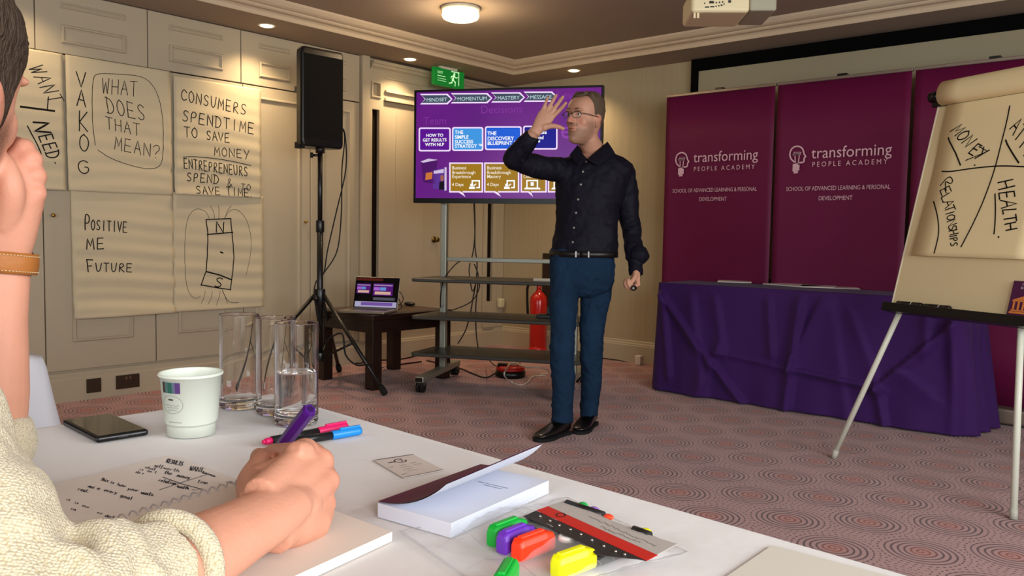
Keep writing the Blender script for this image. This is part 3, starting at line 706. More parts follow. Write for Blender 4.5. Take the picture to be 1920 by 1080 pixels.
for a, b, c, d in ((uL, uR, zT-bw, zT), (uL, uR, zB, zb2), (uL, uL+bw, zb2, zT-bw), (uR-bw, uR, zb2, zT-bw)): fb.fr(TVP, tu, tn, Z, (a, -.001, c), (b, .006, d))
obj('bezel', fb, mat('bezel_gloss', '#060506', .3, spec=.3), tv)
scm = mat('tv_screen', '#050308', .25, spec=.25, emit='#5E1A78', estr=1.0)
def screen_nodes(m):
    g = NG(m); nt = m.node_tree; b = nt.nodes['Principled BSDF']
    tc = nt.nodes.new('ShaderNodeTexCoord'); n = nt.nodes.new('ShaderNodeTexNoise'); n.inputs['Scale'].default_value = 2.2
    nt.links.new(tc.outputs['Object'], n.inputs['Vector'])
    nt.links.new(g.mix(n.outputs['Fac'], lin('#4A1270'), lin('#7A1F8C')), b.inputs['Emission Color'])
screen_nodes(scm)
panel = obj('screen', TB(uL+bw, uR-bw, zb2, zT-bw, -.001, .0002), scm, tv)
lay = [0]
def tvpoly(nm, pts, m, depth=.0016, parent=None):
    P = [tvp(*p) for p in pts]; return obj(nm, MB().prism([p+tn*(depth-.0012) for p in P], tn*.0006), m, parent or panel, fixn=True)
def tvtext(nm, lines, m, size, depth=.0034, sx=1.0, off=.0, parent=None):
    for s_, cx_, cy_, al in lines:
        if not s_: continue
        mb = MB(); text_into(mb, s_, size, tvp(cx_, cy_), tu, Z, al, depth=depth-.0006, sx=sx, off=off)
        obj(nm, mb, m, parent or panel)
wht = em('white', '#F2DDFC', 1.0); whb = em('white_bright', '#FFFFFF', 1.0)
pxm = 1/ (tvp(1000, 500)-tvp(0, 500)).length*1000      # crop pixels per metre
def inset(pts, k):
    cx_ = sum(p[0] for p in pts)/len(pts); cy_ = sum(p[1] for p in pts)/len(pts)
    hw = max(abs(p[0]-cx_) for p in pts); hh = max(abs(p[1]-cy_) for p in pts)
    return [(cx_+(x-cx_)*(hw-k)/hw, cy_+(y-cy_)*(hh-k)/hh) for x, y in pts]
slate = em('slate', '#4A5468', .8)
for s_, a, b, c, d in (('MINDSET', 115, 368, 150, 232), ('MOMENTUM', 355, 678, 144, 224), ('MASTERY', 668, 932, 138, 218), ('MESSAGE', 922, 1182, 132, 212)):
    def chev(a, b, c, d, t): return [(a, c), (b-t, c-1), (b, (c+d)/2-1), (b-t, d-1), (a, d), (a+t, (c+d)/2)]
    e = tvpoly('chevron', chev(a, b, c, d, 38), wht)
    tvpoly('chevron_fill', inset(chev(a, b, c, d, 38), 11), slate, .0024, e)
    tvtext('lettering', [(s_, (a+b)/2+4, d-23, 'CENTER')], em('lettering', '#C9E4E6', .9), 38/pxm, parent=e, sx=1.05, off=.0)
def rbox(a, b, c, d, r):
    o = []
    for x, y, s in ((b-r, c+r, -pi/2), (b-r, d-r, 0), (a+r, d-r, pi/2), (a+r, c+r, pi)):
        for k in range(4): o.append((x+r*cos(s+k*pi/6), y+r*sin(s+k*pi/6)))
    return o
boxes = [(104, 354, 412, 598, em('deep_violet', '#5A0F8E', 1), [('HOW TO', 229, 484, 'CENTER'), ('GET RESULTS', 229, 520, 'CENTER'), ('WITH NLP', 229, 556, 'CENTER')], 32),
         (364, 608, 408, 594, em('sky_blue', '#3D95E0', 1), [('THE', 386, 462, 'LEFT'), ('SIMPLE', 386, 500, 'LEFT'), ('SUCCESS', 386, 536, 'LEFT'), ('STRATEGY ™', 386, 570, 'LEFT')], 36),
         (620, 906, 402, 588, em('mid_blue', '#1A5CD6', 1), [('THE', 640, 472, 'LEFT'), ('DISCOVERY', 640, 512, 'LEFT'), ('BLUEPRINT ™', 640, 548, 'LEFT')], 38),
         (918, 1186, 398, 584, em('navy', '#12108A', 1), [('Repeatable', 935, 464, 'LEFT'), ('around', 970, 504, 'LEFT'), ('it ™', 985, 540, 'LEFT')], 36)]
for a, b, c, d, m, ls, sz in boxes:
    e = tvpoly('programme_box', rbox(a, b, c, d, 16), wht); tvpoly('box_fill', rbox(a+11, b-11, c+11, d-11, 10), m, .0024, e)
    tvtext('lettering', ls, whb, sz/pxm, sx=1.0, off=.0006, parent=e)
gold = em('gold', '#A57A14', .9)
for i, (a, b, ls) in enumerate(((342, 606, ['Business', 'Breakthrough', 'Experience', '4 Days']), (614, 888, ['Business', 'Breakthrough', 'Mastery', '4 Days']), (898, 1102, ['Business', 'Mastery', 'Online', '']), (1110, 1330, ['Business', 'Academy', 'Online', '']))):
    c, d = 684, 918
    def bub(k): return [(a+k, c+k), (b-k, c+k), (b-k, d-k), (a+(b-a)*.40-k*.4, d-k), (a+(b-a)*.48-k*.9, 952-k*2.4), (a+(b-a)*.28+k*.8, d-k), (a+k, d-k)]
    e = tvpoly('speech_box', bub(0), wht); tvpoly('box_fill', bub(11), gold, .0024, e)
    tvtext('lettering', [(ls[0], a+22, 738, 'LEFT'), (ls[1], a+22, 774, 'LEFT'), (ls[2], a+22, 806, 'LEFT'), (ls[3], a+22, 868, 'LEFT')], em('pale', '#FFF3DC', .9), 35/pxm, parent=e, off=.0003, sx=.95)
    ic = MB()
    def icq(q): ic.prism([tvp(*p)+tn*.002 for p in q], tn*.0006)
    if i < 2:
        ox = a+165
        for q in ([(ox+10, 822), (ox+75, 822), (ox+75, 832), (ox+10, 832)], [(ox+65, 822), (ox+75, 822), (ox+75, 885), (ox+65, 885)], [(ox+10, 822), (ox+20, 822), (ox+20, 850), (ox+10, 850)], [(ox+45, 875), (ox+75, 875), (ox+75, 885), (ox+45, 885)],
                  [(ox, 850), (ox+22, 850), (ox+22, 870), (ox, 870)], [(ox-8, 872), (ox+32, 872), (ox+38, 890), (ox-10, 890)], [(ox+25, 860), (ox+45, 848), (ox+48, 854), (ox+28, 870)]): icq(q)
    else:
        ox = a+45
        for q in ([(ox, 820), (ox+92, 820), (ox+92, 830), (ox, 830)], [(ox, 820), (ox+10, 820), (ox+10, 880), (ox, 880)], [(ox+82, 820), (ox+92, 820), (ox+92, 880), (ox+82, 880)], [(ox-10, 880), (ox+104, 880), (ox+112, 894), (ox-18, 894)], [(ox+34, 838), (ox+58, 838), (ox+58, 866), (ox+34, 866)]): icq(q)
    obj('icon', ic, whb, e, fixn=True)
# two books drawn on the slide and the faint background words
e = tvpoly('book_picture', [(122, 678), (250, 668), (235, 850), (140, 840)], em('book_purple', '#4B1262', 1)); tvpoly('book_page', [(118, 678), (180, 654), (252, 664), (140, 686)], em('page', '#D9C6E6', .9), .0024, e); tvpoly('book_band', [(160, 766), (212, 758), (208, 812), (156, 822)], em('orange_band', '#D2783A', .9), .0024, e)
e = tvpoly('book_picture', [(216, 745), (318, 722), (318, 905), (216, 885)], em('book_violet', '#5C3390', 1)); tvpoly('book_page', [(222, 750), (300, 735), (300, 765), (222, 772)], em('page', '#D9C6E6', .9), .0024, e); tvpoly('book_spine', [(306, 722), (322, 722), (322, 900), (306, 905)], em('page', '#D9C6E6', .9), .0024, e)
tvpoly('portrait', [(266, 835), (302, 830), (302, 898), (262, 895)], em('dark_suit', '#1A1020', .5), .0026, e); tvpoly('portrait_face', [(275, 784), (298, 784), (300, 820), (287, 832), (274, 820)], em('portrait_skin', '#B06A50', .8), .0026, e)
fw = em('faint_word', '#7E3096', 1)
tvtext('faint_word', [('Decisions', 585, 302, 'LEFT'), ('Leverage', 1180, 190, 'LEFT'), ('Team', 140, 390, 'LEFT')], fw, 82/pxm, depth=.0018, sx=1.0)
tvtext('faint_word', [('e', 1205, 496, 'LEFT')], em('faint_bright', '#8E3FA6', 1), 180/pxm, depth=.0018)
# stand
alu = mat('brushed_aluminium', '#9A9C90', .4, metal=.55); shelfm = mat('grey_shelf', '#3E3D38', .4, spec=.5, noise=.1, nscale=40)
UW = .93                                            # spacing of the uprights
ts = thing('tv_stand', 'grey wheeled television stand with four shelves and silver uprights', 'television stand', PO+tu*UW/2)
def TS(a, b, d0, d1, z0, z1): return MB().fr(PO, tu, tn, Z, (a, d0, z0), (b, d1, z1))
for a in (0, UW): obj('upright', TS(a-.022, a+.022, -.03, .02, .09, 1.90), alu, ts, bevel=.006)
obj('crossbar', TS(.02, UW-.02, -.02, -.005, .853, .883), alu, ts, bevel=.004)
obj('screen_mount', TS(.15, UW-.15, -.01, .045, 1.45, 1.75), blackm, ts)
for zz in (.735, .486, .238):
    P = [(-.10, .34), (UW+.10, .34), (UW+.12, .30), (UW+.06, -.10), (-.06, -.10), (-.12, .30)]
    obj('shelf', MB().prism([PO+tu*a+tn*b+Z*(zz-.012) for a, b in P], Z*.024), shelfm, ts, bevel=.007, fixn=True)
for a in (0, UW):
    F0 = PO+tu*a
    A_, B_ = F0+tn*.47, F0-tn*.31
    dirn = (A_-B_).normalized()
    fo = obj('foot_beam', MB().fr(B_, tu, dirn, Z, (-.032, 0, .075), (.032, .78, .115)), alu, ts, bevel=.008)
    obj('end_cap', MB().fr(B_, tu, dirn, Z, (-.024, .7795, .082), (.024, .783, .108)), blackp, fo)
    for dd in (.04, .74):
        c = B_+dirn*dd
        cs = obj('caster', MB().cyl(c+Z*.045-tu*.024, c+Z*.045-tu*.006, .038, 20).cyl(c+Z*.045+tu*.006, c+Z*.045+tu*.024, .038, 20).cyl(c+Z*.055, c+Z*.078, .012), rubber, ts)
        obj('caster_hood', MB().fr(c, tu, dirn, Z, (-.026, -.022, .05), (.026, .018, .082)), mat('caster_grey', '#57534B', .4), cs, bevel=.006)
# items on the shelves
q = PO+tu*.80+tn*.24+Z*.747
t = thing('remote_control', 'white remote lying on the top shelf of the television stand', 'remote', q)
obj('body', MB().fr(q, tu, tn, Z, (-.10, -.022, .0006), (.06, .022, .018)), mat('white_plastic', '#D8D2C6', .4), t, bevel=.004)
q = PO+tu*.80+tn*.10+Z*.498
t = thing('media_box', 'small black box on the middle shelf of the television stand', 'box', q)
obj('body', MB().fr(q, tu, tn, Z, (-.10, -.05, .0006), (.10, .05, .022)), blackp, t, bevel=.003)
obj('plug', MB().fr(q, tu, tn, Z, (-.04, -.03, .022), (-.015, .0, .07)), blackp, t, bevel=.003)
# cables behind the stand
TC = PO - tn*.06
def tcp(cx_, cy_, S=5.683, ox=760, oy=370, off=0): return onp(ox+cx_/S, oy+cy_/S, TC - tn*off, tn)
cbm = mat('cable_brown', '#2A2018', .6)
cable('tv_cable', 'dark cable hanging straight down behind the television stand, nearest its middle', [tcp(735, 40), tcp(742, 250), tcp(742, 520), tcp(765, 720), tcp(745, 950), tcp(720, 1080), tcp(690, 1250), tcp(640, 1420), tcp(560, 1560)], .0045, cbm, group='cables behind the television')
cable('tv_cable', 'dark cable that loops over the top shelf beside the left upright of the stand', [tcp(728, 40, off=.01), tcp(740, 400, off=.01), tcp(705, 650, off=.01), tcp(640, 658), tcp(540, 710, off=-.06), onp(834, 520, TC+tn*.12, tn), onp(829, 535, TC+tn*.36, tn), onp(826, 560, TC+tn*.30, tn), onp(826, 580, TC+tn*.0, tn)], .004, cbm, group='cables behind the television')
cable('tv_cable', 'dark cable curling through the stand from the crossbar to the floor', [tcp(690, 700, off=.02), tcp(680, 800, off=.02), tcp(715, 1000, off=.02), tcp(760, 900, off=.03), tcp(790, 960, off=.03), tcp(690, 1120, off=.02), tcp(420, 1230, off=.0)], .004, cbm, group='cables behind the television')
cable('tv_cable', 'dark cable running down from the stand to the red extension reel', [tcp(735, 710, off=.03), tcp(775, 830, off=.03), tcp(765, 1000, off=.03), tcp(750, 1200, off=.03), tcp(760, 1500, off=.03), tcp(800, 1680, off=.03), onz(906, 664, .10), onz(925, 683, .09), onz(936, 688, .085)], .0045, cbm, group='cables behind the television')
# extension reel with white plug
RO = onz(957, 706, 0)
redp = mat('red_plastic', '#B8231A', .35)
t = thing('extension_reel', 'round red and black cable extension reel on the carpet under the stand', 'extension reel', (RO.x, RO.y, 0))
obj('drum_base', MB().lathe([(0, 0), (.105, 0), (.112, .012), (.112, .04), (.10, .05), (0, .05)], (RO.x, RO.y, 0), 32), blackp, t)
obj('drum_top', MB().lathe([(0, .049), (.104, .049), (.108, .058), (.102, .074), (.085, .082), (0, .084)], (RO.x, RO.y, 0), 32), redp, t)
obj('drum_handle', MB().fr(Vector((RO.x, RO.y, 0)), tu, tn, Z, (-.09, .0, .082), (-.02, .05, .10)), blackp, t, bevel=.006)
t = thing('white_plug', 'white plug pushed into the red extension reel', 'plug', (RO.x, RO.y, .084))
wp = mat('white_cable', '#D9D2C4', .4)
obj('body', MB().fr(Vector((RO.x, RO.y, 0)), tu, tn, Z, (-.005, -.02, .0845), (.05, .025, .112)).fr(Vector((RO.x, RO.y, 0)), tu, tn, Z, (.0, -.075, .0845), (.06, -.022, .105)), wp, t, bevel=.006)
cable('white_lead', 'white cable curling from the plug across the carpet', [Vector((RO.x, RO.y, .10))+tu*.045, ond(985, 688, 5.8), ond(1020, 691, 5.75), onz(1030, 700, .02), onz(1012, 702, .006)], .005, wp)
cable('white_lead', 'white cable looping in front of the red reel', [Vector((RO.x, RO.y, .10))+tn*.02-tu*.0, ond(948, 694, 5.6), ond(946, 705, 5.55), onz(958, 716, .01), onz(975, 722, .006), onz(988, 718, .006), onz(1000, 706, .006), onz(1022, 704, .006)], .005, wp)
cable('reel_cable', 'dark cable running on the carpet from the reel towards the table', [Vector((RO.x, RO.y, .02))-tu*.11, onz(910, 708, .006), onz(885, 700, .006), onz(860, 690, .006), onz(800, 676, .006)], .006, cbm)
# fire extinguisher on the floor against the back wall
ex = ony(1010, 560, 5.66); EXX = ex.x
redm = mat('extinguisher_red', '#C41A10', .25, coat=.4)
t = thing('fire_extinguisher', 'red fire extinguisher standing by the back wall behind the television stand', 'fire extinguisher', (EXX, 5.66, 0))
bk = MB().box((EXX-.10, YB-.012, .40), (EXX+.14, YB-.002, .88)); 
obj('cylinder', MB().lathe([(0, .035), (.07, .035), (.078, .045), (.078, .46), (.07, .50), (.045, .53), (.026, .545), (.026, .56), (0, .56)], (EXX, 5.66, 0), 36), redm, t)
obj('base_ring', MB().lathe([(0, 0), (.08, 0), (.08, .05), (.074, .055), (0, .055)], (EXX, 5.66, 0), 36), redm, t)
obj('valve', MB().cyl((EXX, 5.66, .555), (EXX, 5.66, .60), .02).box((EXX-.02, 5.60, .60), (EXX+.02, 5.68, .635)), redm, t, bevel=.003)
obj('lever', MB().fr(Vector((EXX, 5.66, .63)), X, Y, Z, (-.012, -.12, .01), (.012, .03, .022)), redm, t)
obj('hose', MB().tube(smoothpath([(EXX-.01, 5.62, .61), (EXX-.07, 5.60, .60), (EXX-.10, 5.62, .50), (EXX-.095, 5.63, .30)]), .011, 10), rubber, t)
t = thing('identification_board', 'dark brown sign board on the back wall above the fire extinguisher', 'sign', (EXX+.05, YB-.01, .50))
obj('board', bk, mat('brown_board', '#2C1A10', .5), t, bevel=.004)
wl = MB().box((EXX+.055, YB-.0135, .70), (EXX+.12, YB-.012, .80)); lab = obj('label_white', wl, mat('label_white', '#D8D0C4', .5), t)
obj('label_red', MB().box((EXX+.065, YB-.0145, .73), (EXX+.105, YB-.0135, .78)), redm, t)
# white door wedge / air freshener on the corner
q = onx(934, 577, -5.19)
t = thing('air_freshener', 'small cream plastic box low in the corner by the doorway', 'air freshener', (-5.19, 5.775, .36))
obj('body', MB().box((XD-.005, 5.745, .355), (XD+.045, 5.81, .44)), mat('cream_plastic', '#D6CDA6', .5), t, bevel=.012, seg=3)
# wall cable along the back baseboard and its adapter
cable('wall_cable', 'dark cable running along the foot of the back wall', [ony(1040, 648, 5.80), ony(1100, 664, 5.79), ony(1135, 672.5, 5.78), ony(1160, 676, 5.785), ony(1185, 682, 5.77), ony(1216, 688, 5.76)], .006, rubber)
q = onz(1220, 690, 0)
t = thing('white_adapter', 'small white adapter on the floor at the left end of the banners', 'adapter', (-3.62, 5.74, 0))
obj('body', MB().box((-3.655, 5.71, 0), (-3.60, 5.76, .075)), wp, t, bevel=.006)
# ------------------------------------------------------------------ three roll-up banners
BY = 5.45
plum = mat('banner_plum', '#68133F', .55, spec=.3, noise=.06, nscale=3)
blet = mat('banner_lettering', '#E6BBC8', .6)
bsil = mat('banner_aluminium', '#8E7F72', .4, metal=.6)
def banner(i, x0, x1, label, writing=True):
    t = thing('roll_up_banner', label, 'banner', ((x0+x1)/2, BY, 0), 'roll-up banners in a row')
    g = .004
    pan = MB().grid(lambda a, b: Vector((x0+g+(x1-x0-2*g)*a, BY + .006*sin(a*pi)-.010*(2*a-1)**4, .09+2.0*b)), 20, 6)
    o = obj('fabric', pan, plum, t); m = o.modifiers.new('s', 'SOLIDIFY'); m.thickness = .0012
    obj('base', MB().box((x0, BY-.09, .012), (x1, BY+.11, .10)), bsil, t, bevel=.012, seg=3)
    for xx in (x0+.08, x1-.08): obj('foot', MB().box((xx-.03, BY-.16, 0), (xx+.03, BY+.16, .013)), bsil, t, bevel=.004)
    obj('top_rail', MB().box((x0, BY-.012, 2.082), (x1, BY+.014, 2.102)), bsil, t, bevel=.003)
    obj('pole', MB().cyl(((x0+x1)/2, BY+.05, .08), ((x0+x1)/2, BY+.03, 2.10), .009), bsil, t)
    obj('hook', MB().box(((x0+x1)/2-.03, BY-.01, 2.10), ((x0+x1)/2+.03, BY+.03, 2.116)), blackp, t, bevel=.002)
    if not writing: return
    yq = BY-.0085
    def tx(lt_, s_, xa, xb, z, size, **k):
        # fit the word between xa and xb
        tmp = MB(); text_into(tmp, s_, size, (0, 0, 0), X, Z, depth=0, **k)
        w0 = min(p.x for p in tmp.v); w1 = max(p.x for p in tmp.v)
        text_into(lt_, s_, size, (xa-w0*(xb-xa)/(w1-w0), yq, z), X, Z, depth=0, sx=(xb-xa)/(w1-w0), **k)
    def at(px, py): return ony(px, py, yq)
    if i == 0:
        L = dict(t=((1300, 304), (1421, 299)), p=((1301, 321.5), (1415, 316)), s=((1261, 362), (1419, 357)), d=((1311, 377.5), (1362, 376)))
        icon = ((1267, 286), (1292, 329))
    else:
        L = dict(t=((1521, 297), (1672, 290)), p=((1523, 313), (1664, 307)), s=((1474, 359), (1669, 353)), d=((1535, 376), (1598, 374)))
        icon = ((1481, 274), (1511, 323))
    for kx, s_, sz, sp in (('t', 'transforming', .105, 1.0), ('p', 'PEOPLE ACADEMY', .046, 1.5), ('s', 'SCHOOL OF ADVANCED LEARNING & PERSONAL', .040, 1.0), ('d', 'DEVELOPMENT', .040, 1.0)):
        (a, b), (c, d) = L[kx]; A_, B_ = at(a, b), at(c, d)
        lt_ = MB(); tx(lt_, s_, A_.x, B_.x, (A_.z+B_.z)/2, sz, spacing=sp); obj('lettering', lt_, blet, t)
    # head-shaped bulb emblem
    A_, B_ = at(*icon[0]), at(*icon[1]); w_ = B_.x-A_.x; h_ = A_.z-B_.z
    ic = MB()
    def line(pts, w): ribbon(ic, [Vector((A_.x+w_*a, yq-.0008, B_.z+h_*b)) for a, b in pts], w, -Y)
    head = smooth_line([(.30, .40), (.08, .52), (.0, .72), (.12, .92), (.42, 1.0), (.72, .92), (.82, .78), (.86, .66), (.98, .58), (.86, .54), (.88, .42), (.80, .36), (.62, .37), (.56, .30)], 2)
    line(head, .010)
    for z0 in (.29, .22, .15, .08): line([(.25, z0), (.58, z0+.03)], .012)
    line([(.33, .01), (.50, .02)], .014)
    for a, b in (((.36, .38), (.33, .62)), ((.54, .38), (.58, .62)), ((.22, .70), (.66, .74))): line([a, b], .007)
    for a in (.28, .38, .48, .58): line([(a-.06, .66), (a, .76), (a+.05, .66)], .006)
    obj('emblem', ic, blet, t)
banner(0, -3.262, -2.412, 'plum roll-up banner with the emblem, at the left end of the row')
banner(1, -2.402, -1.545, 'plum roll-up banner with the largest emblem, in the middle of the row')
banner(2, -1.532, -.682, 'plum roll-up banner at the right end, behind the flip chart easel', False)

# ------------------------------------------------------------------ purple-clothed table in front of the banners
TX_0, TX_1, TY_0, TY_1, TZ = -2.935, -1.075, 4.87, 5.31, .735
tt = thing('folding_table', 'folding table hidden under the purple cloth', 'table', ((TX_0+TX_1)/2, (TY_0+TY_1)/2, 0))
obj('tabletop', MB().box((TX_0, TY_0, TZ-.028), (TX_1, TY_1, TZ-.003)), mat('table_wood', '#6E5A40', .5), tt)
for a in (TX_0+.10, TX_1-.10):
    for b in (TY_0+.05, TY_1-.05): obj('leg', MB().cyl((a, b, 0), (a, b, TZ-.028), .014).cyl((a, b, 0), (a, b, .02), .017), blackm, tt)
    obj('leg_bar', MB().cyl((a, TY_0+.05, .06), (a, TY_1-.05, .06), .011), blackm, tt)
cloth = mat('purple_cloth', '#3D1B5C', .75, spec=.25, sheen=.05, noise=.08, nscale=60)
creases = []                                        # (p, q, amplitude, width) on the front face, metres along x and z
def cr(a, b, amp, w): 
    A_, B_ = ony(*a, 4.85), ony(*b, 4.85); creases.append((A_.x, A_.z, B_.x, B_.z, amp, w))
cr((1245, 555), (1405, 765), .013, .03); cr((1245, 555), (1260, 700), .010, .03); cr((1350, 660), (1310, 750), .010, .05); cr((1350, 660), (1620, 720), .006, .02); cr((1345, 565), (1360, 655), .008, .04)
cr((1445, 565), (1452, 660), .009, .03); cr((1505, 560), (1480, 770), .016, .035); cr((1485, 680), (1540, 560), .008, .05); cr((1500, 690), (1650, 725), .007, .02); cr((1650, 720), (1795, 600), .012, .03)
cr((1650, 725), (1668, 815), .012, .03); cr((1700, 700), (1745, 735), .006, .05); cr((1600, 590), (1650, 720), .005, .04); cr((1742, 585), (1740, 660), .008, .03); cr((1790, 600), (1806, 820), .016, .03); cr((1300, 560), (1325, 740), .007, .05); cr((1560, 570), (1590, 780), .006, .06)
def dseg(x, z, c):
    ax, az, bx, bz = c[:4]; dx, dz = bx-ax, bz-az; L2 = dx*dx+dz*dz
    t = max(-.02, min(1.02, ((x-ax)*dx+(z-az)*dz)/L2)); px, pz = ax+dx*t, az+dz*t
    s = ((x-px)*dz-(z-pz)*dx)
    return hypot(x-px, z-pz), (1 if s > 0 else -1)
def crease(x, z):
    d = 0
    for c in creases:
        r, sg = dseg(x, z, c)
        if r < c[5]*3: d += c[4]*(math.exp(-(r/(c[5]*1.3))**2) if sg > 0 else math.exp(-(r/(c[5]*.28))**2))
    return d
# cloth = path around the table edge (front, right end, left end), hanging to the floor, plus the top
def ring_pt(u, s):
    """u: 0..3 left side, front, right side; s: 0 at the table edge .. 1 at the hem"""
    z = TZ+.002-s*(TZ-.01)
    fl = s*.03
    if u < 1: p = Vector((TX_0-.004, TY_1+(TY_0-TY_1)*u, z)); n = Vector((-1, 0, 0)); k = .012*sin(u*22)*s
    elif u < 2:
        x = TX_0+(TX_1-TX_0)*(u-1); p = Vector((x, TY_0-.004, z)); n = Vector((0, -1, 0))
        k = crease(x, z)*3.2*min(1, s*8) + .010*s*sin(x*9.0+1)+.006*s*sin(x*23) 
    else:
        y = TY_0+(TY_1+.03-TY_0)*(u-2); p = Vector((TX_1+.004, y, z)); n = Vector((1, 0, 0)); k = (.035*sin((u-2)*20-1.2)+.06*(u-2))*s*s**.2 + .02*s
    c = 0
    return p + n*(fl+k+.003)
def rp(a, b):
    u = a*3; p = ring_pt(min(u, 2.9999), b)
    # soften the two corners
    for uc in (1, 2):
        w = abs(u-uc)
        if w < .012: 
            q0, q1 = ring_pt(uc-.012, b), ring_pt(min(uc+.012, 2.9999), b); t = (u-uc+.012)/.024
            c = ring_pt(uc-1e-4, b).lerp(ring_pt(uc+1e-4, b), .5)
            p = (q0*(1-t)**2 + c*2*t*(1-t)*1.0 + q1*t*t)
    # rounded top edge
    if b < .02: pass
    p.z = max(p.z, .006)
    return p
cm_ = MB().grid(rp, 360, 70)
def topf(a, b):
    e = .004
    return Vector((TX_0-e+(TX_1-TX_0+2*e)*a, TY_0-e+(TY_1-TY_0+2*e)*b, TZ+.002+.0008*sin(a*40)*sin(b*9)))
cm_.grid(topf, 60, 14)
o = obj('tablecloth', cm_, cloth); tag(o, 'deep purple cloth draped to the floor over the table in front of the banners', 'tablecloth')
m = o.modifiers.new('s', 'SOLIDIFY'); m.thickness = .0015; m.offset = 1
# notebooks lying on it
whp = mat('white_paper', '#DCD6D2', .7, spec=.2)
def notebook(a, b, dpt, label, rings=True, thick=.006, z=TZ+.005, ang=0):
    A_, B_ = onz(*a, z), onz(*b, z); u = (B_-A_); L = u.length; u.normalize(); v = Vector((-u.y, u.x, 0))
    c = (A_+B_)/2+v*dpt/2
    t = thing('notebook', label, 'notebook', (c.x, c.y, z), 'white notebooks on the purple table')
    obj('pages', MB().fr(A_, u, v, Z, (0, 0, 0), (L, dpt, thick)), whp, t)
    if rings:
        rg = MB()
        n = int(L/.016)
        for k_ in range(n):
            c_ = A_+u*(.01+k_*.016)+v*dpt+Z*(thick*.5)
            rg.tube([c_+(v*cos(w)+Z*sin(w))*.006 for w in [i*pi/4 for i in range(9)]], .0012, 5, cap=False)
        obj('spiral_binding', rg, bsil, t)
notebook((1345, 529), (1409, 531), .20, 'white pad lying alone on the left of the purple table', rings=False)
notebook((1430, 533), (1500, 538.5), .22, 'white spiral notebook on the purple table, left of the two together')
notebook((1500, 538.5), (1565, 541), .22, 'white spiral notebook on the purple table, right of the two together')
notebook((1566, 541), (1613, 542.5), .18, 'thin white booklet at the right end of the notebooks on the purple table', rings=False, thick=.003)

# ------------------------------------------------------------------ flip chart easel
fa = radians(27); fu = Vector((cos(fa), -sin(fa), 0)); fbk = Vector((sin(fa), cos(fa), 0)); th = radians(14)
fup = fbk*sin(th)+Z*cos(th); fn = fu.cross(fup)
FP0 = Vector((-1.399, 3.959, 0))
def fpp(px, py, off=0): return onp(px, py, FP0+fn*off, fn)
BLc = fpp(1672, 574); TLc = fpp(1768, 172)
FW_, FH_ = .70, (TLc-BLc).dot(fup)
FO = BLc - fup*0.0
whb_ = mat('whiteboard', '#DCC99E', .35, spec=.4); wal = mat('white_leg', '#D9DCCB', .35, spec=.4)
ea = thing('flip_chart_easel', 'flip chart easel on white legs standing in front of the purple table', 'easel', FO+fu*.35-Z*FO.z)
obj('board', MB().fr(FO, fu, fup, fn, (0, 0, -.022), (FW_, FH_, -.002)), whb_, ea, bevel=.003)
fr2 = MB()
for a, b, c, d in ((-.006, .0, 0, FH_), (FW_, FW_+.006, 0, FH_), (-.006, FW_+.006, FH_, FH_+.008)): fr2.fr(FO, fu, fup, fn, (a, c, -.024), (b, d, 0))
obj('board_edge', fr2, mat('edge_white', '#E9E1C8', .4), ea)
obj('pen_tray', MB().fr(FO, fu, fup, fn, (-.01, -.03, -.024), (FW_+.01, -.002, .05)).fr(FO, fu, fup, fn, (-.01, -.03, .045), (FW_+.01, .010, .052)), blackp, ea, bevel=.003)
obj('clamp_bar', MB().fr(FO, fu, fup, fn, (-.03, FH_-.075, -.002), (FW_+.03, FH_-.02, .016)), blackp, ea, bevel=.004)
obj('clamp_end', MB().cyl(FO+fu*-.035+fup*(FH_-.03)+fn*.02, FO+fu*.02+fup*(FH_-.03)+fn*.02, .026, 14), blackp, ea)
obj('clamp_end', MB().cyl(FO+fu*(FW_-.02)+fup*(FH_-.03)+fn*.02, FO+fu*(FW_+.035)+fup*(FH_-.03)+fn*.02, .026, 14), blackp, ea)
for top, foot in ((fpp(1691, 578, -.03), onz(1563, 859, 0)), (fpp(1691, 578, -.03)+fu*(FW_-.11), onz(1900, 974, 0))):
    e = (top-foot).normalized()
    foot = foot + Z*.012
    lg = obj('leg', MB().cyl(foot, top+e*.25, .013, 14), wal, ea)
    obj('foot_cap', MB().cyl(foot-Z*.0115, foot+e*.03, .0145, 14), mat('grey_cap', '#B9B8AA', .6), lg)
rt_ = FO+fu*FW_/2+fup*(FH_*.55)-fn*.04
rf = FO+fu*FW_/2+fbk*.72; rf.z = .012
obj('leg', MB().cyl(rf, rt_, .013, 14), wal, ea)
# the paper pad: hanging sheet with curled roll of turned pages over the top
pd = thing('flipchart_pad', 'paper pad on the easel reading MONEY, RELATIONSHIPS and HEALTH', 'paper pad', FO+fu*.35+fup*.25+fn*.01)
padm = mat('pad_paper', '#EBD7A8', .75, spec=.2)
pa = (fpp(1783, 190)-FO).dot(fu); 
PB = (fpp(1711, 480)-FO); pz0 = PB.dot(fup); px0 = .055; px1 = .655
def padp(a, b, off=0):
    z = pz0+(FH_-.045-pz0)*b; c = .006+.004*sin(b*9)+.020*max(0, .18-b)**1.2*4
    return FO+fu*(px0+(px1-px0)*a)+fup*z+fn*(c+off)
pg = obj('sheet', MB().grid(lambda a, b: padp(a, b), 6, 30), padm, pd); m = pg.modifiers.new('s', 'SOLIDIFY'); m.thickness = .006; m.offset = -1
cr_ = [(-.012, FH_-.075), (.012, FH_-.072), (.030, FH_-.058), (.040, FH_-.03), (.036, FH_+.005), (.020, FH_+.030), (-.002, FH_+.040), (-.03, FH_+.030), (-.035, FH_-.06), (-.036, FH_-.30)]
sp2 = smoothpath([Vector((a, b, 0)) for a, b in cr_], 5)
